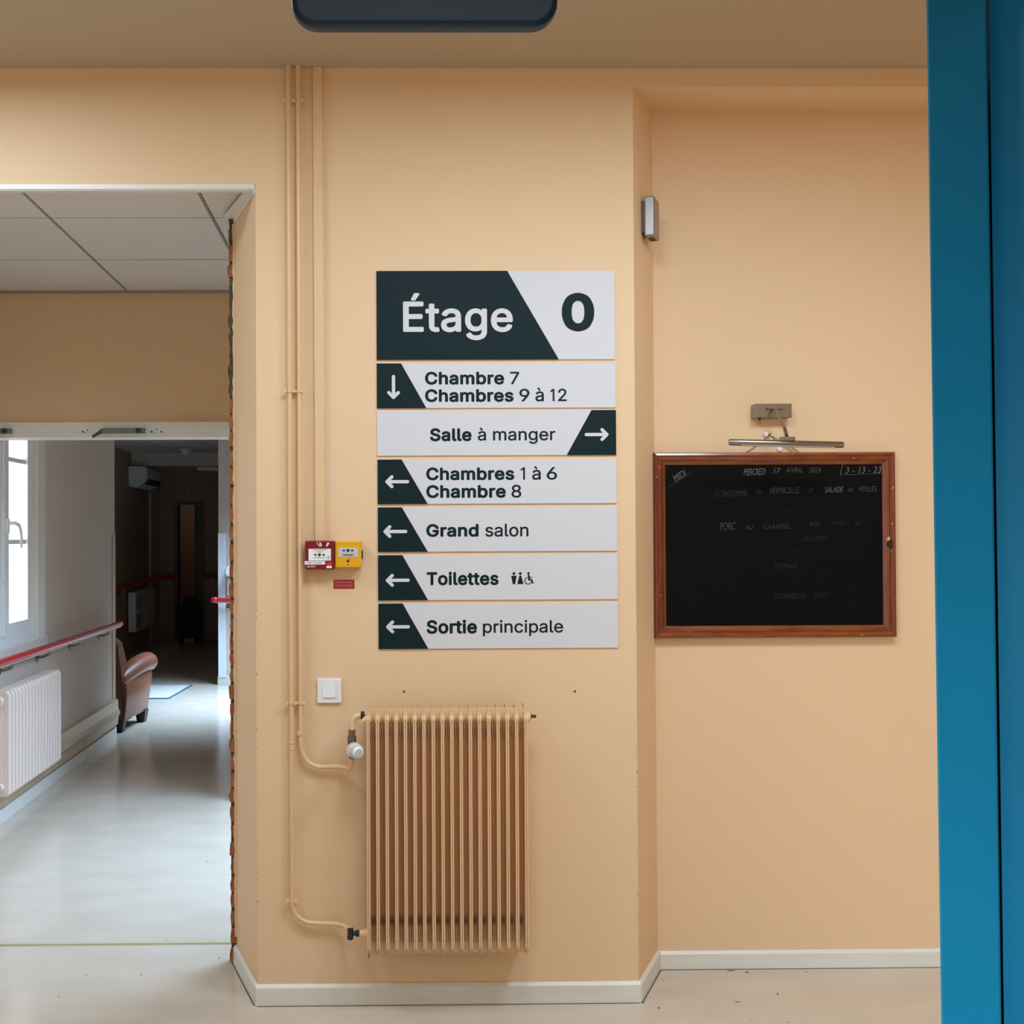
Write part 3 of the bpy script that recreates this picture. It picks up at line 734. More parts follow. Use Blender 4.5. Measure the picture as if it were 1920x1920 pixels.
        Q([(991, 1081), (998, 1082.6), (997.6, 1084), (991, 1083)])
        m.build('pictogram', M_signd, t)
    return t
BD = .028; LT = .010
sign(706, 508, 1152.5, 674.5, [(706, 508), (951, 508), (1047, 674.5), (706, 674.5)], None,
     [('Étage', .016, (755.6, 549.5, 961, 638), True), ('0', .034, (1053, 549.5, 1114, 622), False)], 'large topmost wall sign reading Étage 0 in two halves')
def left_dark(x0, y0, y1, a, b): return [(x0, y0), (a, y0), (b, y1), (x0, y1)]
sign(706.5, 681, 1153.7, 765, left_dark(706.5, 681, 765, 752, 799), (725.5, 702.6, 750, 748.5, 'D'),
     [('Chambre', BD, (796.7, 696.7, 945, 721.2), 0), ('7', LT, (956, 697.3, 973, 720.5), 0), ('Chambres', BD, (796.7, 729.4, 962.5, 753.8), 0), ('9', LT, (973.3, 729.2, 992.4, 753), 0), ('à', LT, (1003.4, 727.3, 1019.2, 753.2), 0), ('#1', 0, (1031, 729.4, 1039, 752.6), 0), ('2', LT, (1046, 729.2, 1062, 752.6), 0)], 'wall sign with down arrow reading Chambre 7, Chambres 9 à 12')
sign(707, 769.5, 1155, 854, [(1109, 769.5), (1155, 769.5), (1155, 854), (1062, 854)], (1095.8, 803, 1141.5, 828, 'R'),
     [('Salle', BD, (806, 802.6, 884, 827.2), 0), ('à manger', LT, (895.5, 802, 1041, 832.5), 0)], 'wall sign with right arrow reading Salle à manger')
sign(708, 861, 1156, 944.5, left_dark(708, 861, 944.5, 753, 801.5), (721.6, 890, 767, 915, 'L'),
     [('Chambres', BD, (799, 876, 964, 900.3), 0), ('#1', 0, (975.5, 876.4, 984, 899.6), 0), ('à', LT, (997.5, 874.6, 1013.6, 900), 0), ('6', LT, (1024.8, 876.2, 1044.2, 900), 0), ('Chambre', BD, (799, 909, 948, 933.5), 0), ('8', LT, (958.5, 909, 977, 933.3), 0)], 'wall sign with left arrow reading Chambres 1 à 6, Chambre 8')
sign(708.5, 950.5, 1157, 1034, left_dark(708.5, 950.5, 1034, 753.5, 801.7), (718, 983.5, 763.5, 1008, 'L'),
     [('Grand', BD, (799, 982, 897, 1006.3), 0), ('salon', LT, (909.5, 982, 990.4, 1006.3), 0)], 'wall sign with left arrow reading Grand salon')
sign(709, 1040, 1158, 1124.7, left_dark(709, 1040, 1124.7, 754.5, 802.3), (722.4, 1074.6, 768, 1099.5, 'L'),
     [('Toilettes', BD, (799.7, 1071.5, 934.5, 1097), 0)], 'wall sign with left arrow and pictograms reading Toilettes', pict=True)
sign(709.7, 1130.5, 1158.7, 1215.7, left_dark(709.7, 1130.5, 1215.7, 755, 802.7), (723, 1161.8, 768.5, 1186.6, 'L'),
     [('Sortie', BD, (799.7, 1161.5, 894, 1187.8), 0), ('principale', LT, (905, 1162.5, 1055.5, 1192.7), 0)], 'lowest wall sign, left arrow, reading Sortie principale')

# ------------------------------------------------------------------ chalkboard in the alcove
def chalkboard():
    Yf = YB-.03
    o0 = atY(1227, 1022, Yf+.004).x; o1 = atY(1680, 1022, Yf+.004).x; zt = atY(1453, 848, Yf+.004).z; zb = atY(1453, 1196, Yf+.004).z
    t = thing('chalkboard', ((o0+o1)/2, YB, zb), 'wood-framed black menu chalkboard hanging in the alcove', 'chalkboard')
    fw_ = (o1-o0)*22.5/452
    cuts = [(0, .024), (.003, .030), (.010, .032), (.016, .026), (.020, .026), (.026, .030), (.032, .024), (fw_, .016)]
    def rail(pa, pb, inx, inz, m):
        # pa,pb outer corners; inward normal (inx, inz); mitred
        rows = []
        for d_, h in cuts:
            rows.append([(pa[0]+(inx if inx else (1 if pa[0] < pb[0] else -1))*d_, YB-h, pa[1]+(inz if inz else (1 if pa[1] < pb[1] else -1))*d_),
                         (pb[0]+(inx if inx else (-1 if pa[0] < pb[0] else 1))*d_, YB-h, pb[1]+(inz if inz else (-1 if pa[1] < pb[1] else 1))*d_)])
        d_ = fw_; last = rows[-1]
        rows.append([(last[0][0], YB-.004, last[0][2]), (last[1][0], YB-.004, last[1][2])]); f = rows[0]
        rows.insert(0, [(f[0][0], YB-.004, f[0][2]), (f[1][0], YB-.004, f[1][2])])
        mb = MB(); mb.grid(rows); mb.build('frame_rail', m, t)
    rail((o0, zt), (o1, zt), 0, -1, M_wood); rail((o0, zb), (o1, zb), 0, 1, M_wood)
    rail((o0, zb), (o0, zt), 1, 0, M_woodv); rail((o1, zb), (o1, zt), -1, 0, M_woodv)
    MB().box(o0+.01, o1-.01, YB-.014, YB-.004, zb+.01, zt-.01).build('slate', M_board, t)
    yy = YB-.0146; X0, X1, Y0, Y1 = 1227, 1679, 848.5, 1195.5
    def T(px, py): return (o0+(px-X0)/(X1-X0)*(o1-o0), zt+(py-Y0)/(Y1-Y0)*(zb-zt))
    W_ = [('MERCREDI', 1397, 878, 1438, 891, 0), ('17', 1453, 877.5, 1466, 887.5, 0), ('AVRIL', 1476, 877, 1508, 886.5, 1), ('2024', 1519, 876.5, 1542, 887, 1),
          ('3 - 13 - 23', 1588, 876, 1656, 888, 0), ('CONSOMMÉ', 1343, 916, 1403, 931, 2), ('de', 1420, 916, 1430, 926, 2), ('VERMICELLE', 1446, 914, 1502, 925.5, 1), ('et', 1518, 915, 1527, 924, 2),
          ('SALADE', 1549, 913, 1584, 924, 0), ('de', 1592, 913.5, 1602, 922.5, 1), ('PERLES', 1613, 912.5, 1647, 923, 1),
          ('PORC', 1351, 979, 1381, 994, 1), ('AU', 1399, 985, 1413.5, 993, 1), ('CARAMEL', 1433, 982.5, 1483, 992.5, 2), ('-', 1495, 986, 1500, 987.2, 2), ('RIZ', 1519, 979, 1541, 986, 2), ('BLANC', 1560, 978, 1589, 985, 3), ('et', 1605, 977, 1617, 985, 3),
          ('LÉGUMES', 1506, 1003, 1554, 1014, 3), ('FROMAGE', 1454, 1056, 1496, 1067, 3), ('CORBEILLE', 1454, 1113, 1512, 1123, 3), ('FRUIT', 1527, 1113, 1556, 1122, 3)]
    ms = [MB() for _ in range(4)]
    for (s, a_, b_, c_, d_, q) in W_:
        u = T(a_, d_); v = T(c_, b_)
        text_into(ms[q], s, u[0], v[0], u[1], v[1], yy, bold=-.012 if len(s) > 2 else -.01, shear=.25, builtin=True, rot=.02)
    u = T(1264, 898); v = T(1290, 885); text_into(ms[0], 'MIDI', u[0], v[0], u[1], v[1], yy, bold=-.01, shear=.2, builtin=True, rot=.55)
    def ln(q, pts, wd_=.8):
        for (p_, r_) in zip(pts, pts[1:]):
            p2 = Vector(p_); r2 = Vector(r_); nn = (r2-p2).normalized(); nn = Vector((-nn.y, nn.x))*wd_/2
            cs = [T(*(p2+nn)), T(*(r2+nn)), T(*(r2-nn)), T(*(p2-nn))]
            ms[q].add([(a_, yy, b_) for a_, b_ in cs], [(0, 1, 2, 3)])
    ln(1, [(1255, 913), (1275, 900), (1296, 886)]); ln(3, [(1296, 886), (1312, 875)])
    ln(0, [(1583, 871), (1578, 891)], 1.1); ln(1, [(1578, 891), (1658, 889)], 1.0); ln(2, [(1658, 889), (1658.5, 871)], .8)
    ln(2, [(1468, 955), (1474, 956), (1478.5, 959), (1479, 963)], .8); ln(3, [(1487, 1033), (1500, 1031.5)], .8)
    for i, m in enumerate(ms): m.build('chalk_writing', M_chalk[i], t, kind='stuff')
    # knot and chipped spot on the right rail
    c = T(1667, 1021); m = MB()
    m.prism([(c[0]+.009*math.cos(a)*(1), YB-.0312, c[1]+.016*math.sin(a)) for a in [2*PI*i/12 for i in range(12)]], (0, .012, 0)); m.build('wood_knot', M_darkleg, t)
    c = T(1664, 1012); m = MB()
    m.prism([(c[0]+.008*math.cos(a)*random.uniform(.4, 1), YB-.0312, c[1]+.012*math.sin(a)*random.uniform(.4, 1)) for a in [2*PI*i/9 for i in range(9)]], (0, .012, 0)); m.build('varnish_chip', mat('bare_wood', srgb(200, 160, 116), .7), t)
    # hanging cord to a nail, with white tape
    nl = atY(1442, 816, YB-.01)
    m = MB()
    for px in (1398, 1500):
        e = atY(px, 849, YB-.006); m.tube([nl, (nl+e)/2+Vector((0, 0, .004 if px > 1450 else -.004)), e], .0014, 6)
    e = atY(1488, 849, YB-.006); m.tube([nl, e], .0012, 6)
    m.build('hanging_cord', M_brass, t)
    MB().tube([nl+Vector((0, .012, 0)), nl+Vector((0, -.016, .004))], .0022, 8).build('nail', M_steel_d, t)
    for (a_, b_, r_) in ((1437, 814, .010), (1446, 822, .006), (1462, 842, .010)):
        c = atY(a_, b_, YB-.008)
        MB().prism([(c.x+r_*math.cos(a)*random.uniform(.6, 1), YB-.009, c.z+r_*math.sin(a)*random.uniform(.6, 1)) for a in [2*PI*i/8 for i in range(8)]], (0, .003, 0)).build('tape', M_plast, t)
    return t
chalkboard()

# picture lamp above the chalkboard
def picture_lamp():
    Y1 = YB-.045
    a = atY(1417, 757, Y1); b = atY(1485, 783, Y1)
    t = thing('picture_lamp', ((a.x+b.x)/2, YB, b.z), 'brushed steel picture lamp above the chalkboard', 'lamp')
    MB().box(a.x-.002, b.x, YB-.045, YB, b.z, a.z).build('wall_box', M_steel, t, bevel=.002)
    s = atY(1424, 786, Y1+.02)
    MB().tube([(s.x, s.y, b.z+.002), (s.x, s.y-.002, b.z-.006)], .004, 10).tube([(s.x, s.y-.002, b.z-.004), (s.x+.001, s.y-.004, b.z-.018)], .0018, 8).build('toggle_switch', M_steel_d, t)
    c0 = atY(1440, 765, Y1-.014); c1 = atY(1471, 765, Y1-.014)
    MB().box(c0.x, c1.x, Y1-.016, Y1, c0.z-.004, c0.z+.004).build('hinge_bar', M_steel, t, bevel=.001)
    Ye = Y1-.14
    p0 = atY(1454, 766, Y1-.018); p1 = atY(1471, 803, Ye+.02); p2 = atY(1475, 818, Ye)
    MB().tube([p0, p1], .0045, 12).tube([p1, p2], [.0062, .0062], 12).build('arm', M_steel, t, smooth=True)
    q0 = atY(1463, 819, Ye); q1 = atY(1489, 827, Ye)
    MB().box(q0.x, q1.x, Ye-.012, Ye+.012, q1.z, q0.z).build('joint_block', M_steel, t, bevel=.002)
    r0 = atY(1367, 829, Ye); r1 = atY(1581, 834, Ye); rr_ = abs(atY(1470, 825, Ye).z-atY(1470, 837, Ye).z)/2
    MB().tube([r0, r0+(r1-r0)*.008, r1-(r1-r0)*.008, r1], [rr_*.85, rr_, rr_, rr_*.85], 24).build('tube_shade', M_steel, t, smooth=True)
    m = MB(); m.tube([r0+(r1-r0)*.1+Vector((0, 0, -rr_*.45)), r1-(r1-r0)*.08+Vector((0, 0, -rr_*.45))], rr_*.72, 12); m.build('lamp_cover', M_plastg, t)
    return t
picture_lamp()

# brushed steel wall light on the right splay
def wall_light():
    t0 = thing('wall_light', (0, 0, 0), 'upright brushed steel wall light high on the splayed corner', 'wall light')
    dB = (B2-B); dB.z = 0; dn = dB.normalized()
    # position on splay for px ~1199..1221
    base = B+dB*.50
    zt = atY(1213, 362, YW+.05).z; zb = atY(1213, 437, YW+.05).z
    t0.location = (base.x, base.y, zb)
    def P(u, v, z): return base+dn*u+nB*v+Vector((0, 0, z))
    MB().prism([P(-.035, .0, zt-.012), P(.035, 0, zt-.012), P(.035, .015, zt-.012), P(-.035, .015, zt-.012)], (0, 0, -(zt-zb)*.8)).build('mounting_plate', M_steel_d, t0)
    MB().prism([P(-.042, .012, zb), P(.042, .012, zb), P(.042, .046, zb), P(-.042, .046, zb)], (0, 0, zt-zb)).build('housing', M_steel, t0, bevel=.004, seg=3)
    MB().prism([P(-.012, .02, zb-.001), P(.03, .02, zb-.001), P(.03, .038, zb-.001), P(-.012, .038, zb-.001)], (0, 0, .002)).build('lens', M_black, t0)
wall_light()

# ------------------------------------------------------------------ radiator on the sign wall
def radiator():
    YF = YW-.135; YBk = YW-.035
    xa = atY(691, 1550, YF).x; xb = atY(987.5, 1550, YF).x; zt = atY(840, 1337, YF).z; zb = atY(840, 1786, YF).z
    t = thing('radiator', ((xa+xb)/2, YW, zb), 'tall peach painted finned radiator below the signs', 'radiator')
    n = 18; st_ = (xb-xa)/(n-1)
    slant = .045
    m = MB()
    prof = [(YF, zb+.012), (YF+.010, zb), (YBk, zb-.004), (YBk, zt+.002), (YF+.030, zt+.000), (YF+.010, zt-.008), (YF, zt-.020)]
    def side(dx0_, dx1_, inset=0, ext=0):
        return [(xa+dx0_, y+inset, z_+ext*(1 if z_ > 1e9 else 0)) for y, z_ in prof]
    m.prism(side(-.0054, 0), (.0046, 0, 0)); m.prism(side(.0008, 0), (.0046, 0, 0))
    m.prism([(xa-.0008, y, z_) for y, z_ in [(YF+.003, zb+.010), (YF+.012, zb-.016), (YBk, zb-.016), (YBk, zt+.022), (YF+.050, zt+.020), (YF+.010, zt+.000), (YF+.003, zt-.018)]], (.0016, 0, 0))
    p = m.build('fin', M_rad, t, bevel=.0010, seg=1)
    for i in range(1, n):
        o = p.copy(); C.objects.link(o); o.parent = t; o.matrix_parent_inverse = p.matrix_parent_inverse; o.location = (st_*i, 0, 0)
    # dark chipped tips at the foot of each fin
    q = MB().box(xa-.0016, xa+.0016, YF+.006, YF+.02, zb-.0165, zb-.006).build('chipped_tip', M_black, p)
    # scalloped headers running through the fins
    for (zc, nm, yo) in ((zt-.024, 'top_header', .045), (zb+.045, 'bottom_header', .080)):
        pts = []; rs = []
        for i in range(n-1):
            for u, r_ in ((0, .030), (.18, .026), (.34, .019), (.5, .016), (.66, .019), (.82, .026)):
                pts.append((xa+st_*(i+u), YF+yo, zc)); rs.append(r_*.80)
        pts.append((xb, YF+yo, zc)); rs.append(.030*.80)
        MB().tube(pts, rs, 16).build(nm, M_rad, t, smooth=True)
    # convector sheet between fins with fluted ends
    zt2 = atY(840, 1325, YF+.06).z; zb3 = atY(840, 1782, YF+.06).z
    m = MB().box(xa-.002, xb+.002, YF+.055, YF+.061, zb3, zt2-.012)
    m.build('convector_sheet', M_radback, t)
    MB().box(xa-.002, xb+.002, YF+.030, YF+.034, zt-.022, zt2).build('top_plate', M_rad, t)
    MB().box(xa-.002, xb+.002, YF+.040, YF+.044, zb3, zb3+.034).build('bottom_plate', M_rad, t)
    m = MB()
    for i in range(n-1):
        for u in (.28, .5, .72):
            x = xa+st_*(i+u)
            m.prism([(x-.0030, YF+.036, zt-.030), (x+.0030, YF+.036, zt-.030), (x+.0006, YF+.050, zt-.090), (x-.0006, YF+.050, zt-.090)], (0, .006, 0))
            m.prism([(x-.0026, YF+.042, zb3+.030), (x+.0026, YF+.042, zb3+.030), (x+.001, YF+.050, zb3+.085), (x-.001, YF+.050, zb3+.085)], (0, .006, 0))
    m.build('flutes', M_rad, t, kind='stuff')
    # soot marks at the foot of the sheet: a dirt band of its own shape
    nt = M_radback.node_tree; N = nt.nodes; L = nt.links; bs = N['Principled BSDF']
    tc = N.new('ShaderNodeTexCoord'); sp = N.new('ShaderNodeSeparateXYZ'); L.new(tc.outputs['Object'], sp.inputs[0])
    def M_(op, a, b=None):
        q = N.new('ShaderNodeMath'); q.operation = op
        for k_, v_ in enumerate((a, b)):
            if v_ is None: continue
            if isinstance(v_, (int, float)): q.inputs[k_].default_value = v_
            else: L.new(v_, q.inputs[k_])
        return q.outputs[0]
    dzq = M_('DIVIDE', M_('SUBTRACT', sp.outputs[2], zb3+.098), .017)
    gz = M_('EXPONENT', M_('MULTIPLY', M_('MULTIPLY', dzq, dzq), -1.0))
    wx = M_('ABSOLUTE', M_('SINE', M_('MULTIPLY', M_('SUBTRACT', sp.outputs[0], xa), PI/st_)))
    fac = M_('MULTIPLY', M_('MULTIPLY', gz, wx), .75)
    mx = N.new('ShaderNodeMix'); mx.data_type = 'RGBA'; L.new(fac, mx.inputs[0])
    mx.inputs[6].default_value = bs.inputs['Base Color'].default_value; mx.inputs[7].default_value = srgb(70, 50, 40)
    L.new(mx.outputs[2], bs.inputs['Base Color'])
    # wall brackets, plugs
    for x in (xa+.06, xb-.06):
        MB().box(x-.015, x+.015, YBk, YW, zt-.09, zt-.05).build('bracket', M_rad, t); MB().box(x-.015, x+.015, YBk, YW, zb+.09, zb+.13).build('bracket', M_rad, t)
    zv = atY(1003, 1343, YF+.045).z; zl = zt-.026
    MB().tube([(xb, YF+.045, zl), (xb+.018, YF+.045, zv), (xb+.020, YF+.045, zv)], [.022, .013, .012], 14).build('end_plug', M_rad, t, smooth=True)
    MB().tube([(xb+.018, YF+.045, zv), (xb+.023, YF+.045, zv)], .010, 6).tube([(xb+.023, YF+.045, zv), (xb+.038, YF+.045, zv)], .005, 8).build('bleed_valve', M_black, t)
    zv2 = atY(995, 1748, YF+.045).z
    MB().tube([(xb, YF+.045, zv2), (xb+.012, YF+.045, zv2)], .010, 12).build('end_plug', M_rad, t, smooth=True)
    return xa, xb, zt, zb, YF
rxa, rxb, rzt, rzb, YF = radiator()

# heating pipes
YP = YW-.019; RP = .0075
def arc(p0, p1, corner, n=8):
    p0, p1, c = Vector(p0), Vector(p1), Vector(corner)
    return [(1-u)**2*p0+2*u*(1-u)*c+u*u*p1 for u in [i/n for i in range(n+1)]]
xl = lambda px, py: atY(px, py, YP)
ztop = ZC+.02
YC = YF+.045
# supply pipe (right one), to the thermostatic valve
a0 = xl(559, 140); a1 = xl(564.5, 1390); a2 = xl(600, 1438); a3 = xl(650, 1437); 
va = atY(660, 1422, YC)
tp = thing('heating_pipe', (a1.x, YP, a2.z), 'peach painted supply pipe bending to the thermostatic valve', 'pipe', 'heating pipes')
path = [Vector((a0.x, YP, ZC)), Vector((a0.x+(a1.x-a0.x)*.5, YP, (ZC+a1.z)/2)), a1] + arc(a1, a2, (xl(566, 1434)))[1:] + [a3.lerp(a2, .3)] + arc(Vector((a3.x, YP-.02, a3.z)), (va.x, YC, va.z), (va.x, YC+.01, a3.z), 6)
MB().tube(path, RP, 14).build('tube', M_pipe, tp, smooth=True)
MB().tube([xl(563.2, 1370), xl(563.4, 1378)], RP*1.35, 12).build('coupling', M_pipe, tp, smooth=True)
# return pipe (left one)
b0 = xl(541, 140); b1 = xl(548, 1690); b2 = xl(588, 1731); b3 = xl(645, 1732)
vb = atY(657, 1742, YC)
tq = thing('heating_pipe', (b1.x, YP, b2.z), 'peach painted return pipe running down to the radiator foot', 'pipe', 'heating pipes')
path = [Vector((b0.x, YP, ZC)), xl(544, 900), xl(547.5, 1390), b1] + arc(b1, b2, xl(550, 1728))[1:] + [b3.lerp(b2, .3)] + arc(Vector((b3.x, YP-.015, b3.z)), (vb.x, YC, vb.z), (vb.x, YC+.01, b3.z), 6)
MB().tube(path, RP, 14).build('tube', M_pipe, tq, smooth=True)
for py in (1390, 1402):
    c = xl(547.5, py); MB().tube([c, c+Vector((0, 0, -.006))], RP*1.25, 12).build('coupling', M_pipe, tq, smooth=True)
# clips
def clip(px0, px1, py, label):
    c0 = xl(px0, py); c1 = xl(px1, py)
    t = thing('pipe_clip', ((c0.x+c1.x)/2, YW, c0.z), label, 'pipe clip', 'pipe clips')
    MB().box(c0.x, c1.x, YP-.0035, YP+.003, c0.z-.0045, c0.z+.0045).build('bar', M_pipe, t, bevel=.0015)
    n = 3 if px1-px0 > 30 else 2
    for i in range(n):
        x = c0.x+(c1.x-c0.x)*(.06+.88*i/(n-1))
        MB().tube([(x, YP-.010, c0.z), (x, YP-.003, c0.z)], .0055, 10).build('screw', M_pipe, t, smooth=True)
    xm = (c0.x+c1.x)/2
    MB().tube([(xm, YP, c0.z), (xm, YW, c0.z)], .004, 8).tube([(xm, YW-.002, c0.z), (xm, YW, c0.z)], .010, 12).build('stem', M_pipe, t)
    for px in ((541 if n == 3 else 546), 560):
        if n == 2 and px == 560: continue
        q = xl(px+(py-140)*.0045, py); MB().tube([q+Vector((0, 0, .005)), q+Vector((0, 0, -.005))], RP+.0022, 14).build('collar', M_pipe, t, smooth=True)
clip(533, 569, 190, 'topmost painted pipe clip just under the ceiling')
clip(533, 569, 734, 'painted pipe clip level with the Chambre 7 sign')
clip(536, 573, 1318, 'chipped pipe clip level with the radiator top')
clip(536, 557, 1689, 'lowest single pipe clip on the return pipe')
# flat cable trunking down to the call points
c0 = atY(588, 500, YW-.012); c1 = atY(606.5, 500, YW-.012); zc_ = atY(600, 1014, YW-.012).z
tk = MB()
tk.prism([(atY(586.5, 128, YW-.014).x, YW-.014, ZC), (atY(604, 128, YW-.014).x, YW-.014, ZC), (atY(609, 1014, YW-.014).x, YW-.014, zc_), (atY(591, 1014, YW-.014).x, YW-.014, zc_)], (0, .014, 0))
tag(tk.build('cable_trunking', M_pipe, bevel=.0015), 'flat peach cable trunking from the ceiling to the red call point', 'trunking')

# thermostatic valve
def thermo():
    t = thing('thermostatic_valve', (va.x, YC, va.z), 'thermostatic valve with white ribbed knob at the radiator top left', 'valve')
    zt = atY(663, 1342, YC).z; xe = atY(672, 1342, YC).x
    zn = atY(660, 1370, YC).z
    e0 = Vector((va.x, YC, zn)); e1 = Vector((va.x+.002, YC, zt-.03)); e2 = Vector((va.x+.028, YC, zt)); e3 = Vector((rxa-.012, YC, zt))
    MB().tube([e0, e1]+arc(e1, e2, (va.x+.002, YC, zt))[1:]+[e3], .0098, 14).build('elbow', M_pipe, t, smooth=True)
    MB().tube([e3+Vector((-.012, 0, 0)), e3+Vector((0, 0, 0))], .0145, 6).build('union_nut', M_black, t, bevel=.001)
    MB().tube([e3, Vector((rxa-.008, YC, rzt-.026))], [.012, .021], 14).build('boss', M_rad, t, smooth=True)
    zm = atY(660, 1385, YC).z
    MB().tube([(va.x, YC, zn+.004), (va.x, YC, zm+.006)], .0125, 6).build('union_nut', M_brass, t, bevel=.001)
    MB().tube([(va.x, YC, zm+.008), (va.x, YC, zm-.012), (va.x, YC, zm-.03), (va.x, YC, va.z+.003)], [.014, .0145, .010, .011], 14).build('valve_body', M_brass, t, smooth=True)
    k0 = Vector((va.x, YC, atY(660, 1404, YC).z)); kc = atY(673, 1412, YC-.06)
    ax = (kc-k0).normalized()
    MB().tube([k0, k0+ax*.012], .013, 14).build('collar', M_black, t, smooth=True)
    L = (kc-k0).length
    hdo = MB().tube([k0+ax*.010, k0+ax*.018, k0+ax*L*.70, k0+ax*L*.88, k0+ax*L*.99], [.021, .025, .025, .020, .014], 32).build('knob', M_plast, t, smooth=True)
    MB().tube([k0+ax*L*.97, k0+ax*L*1.04], .0125, 24).build('knob_cap', M_plastg, hdo, smooth=True)
    u = ax.cross(Vector((0, 0, 1))).normalized(); v = ax.cross(u)
    for i in range(24):
        a = 2*PI*i/24; rd_ = u*math.cos(a)+v*math.sin(a)
        p0 = k0+ax*L*.42+rd_*.0246; p1 = k0+ax*L*.74+rd_*.0240; p2 = k0+ax*L*.90+rd_*.0186
        if i == 0:
            pass
        MB().tube([p0, p1, p2], .0011, 4).build('slot', M_ink, hdo)
thermo()
# lockshield valve
def lockshield():
    z0 = vb.z
    t = thing('lockshield_valve', (vb.x, YC, z0), 'small black lockshield valve at the radiator bottom left', 'valve')
    z1 = atY(664, 1750, YC).z
    MB().tube([(vb.x, YC, z0+.004), (vb.x, YC-.004, z1-.010)], .0098, 8).build('valve_body', M_black, t, bevel=.001)
    MB().tube([(vb.x, YC-.004, z1-.006), (vb.x, YC-.014, z1-.010)], .0100, 12).build('valve_cap', M_black, t, bevel=.001)
    xn = atY(668, 1748, YC).x
    MB().tube([(vb.x, YC, z1), (xn, YC, z1)], .0075, 10).tube([(xn-.002, YC, z1), (xn+.010, YC, z1)], .0115, 6).build('union_nut', M_black, t, bevel=.001)
    MB().tube([(xn+.010, YC, z1), (rxa-.0056, YC, rzb+.045)], [.010, .017], 14).build('boss', M_rad, t, smooth=True)
lockshield()

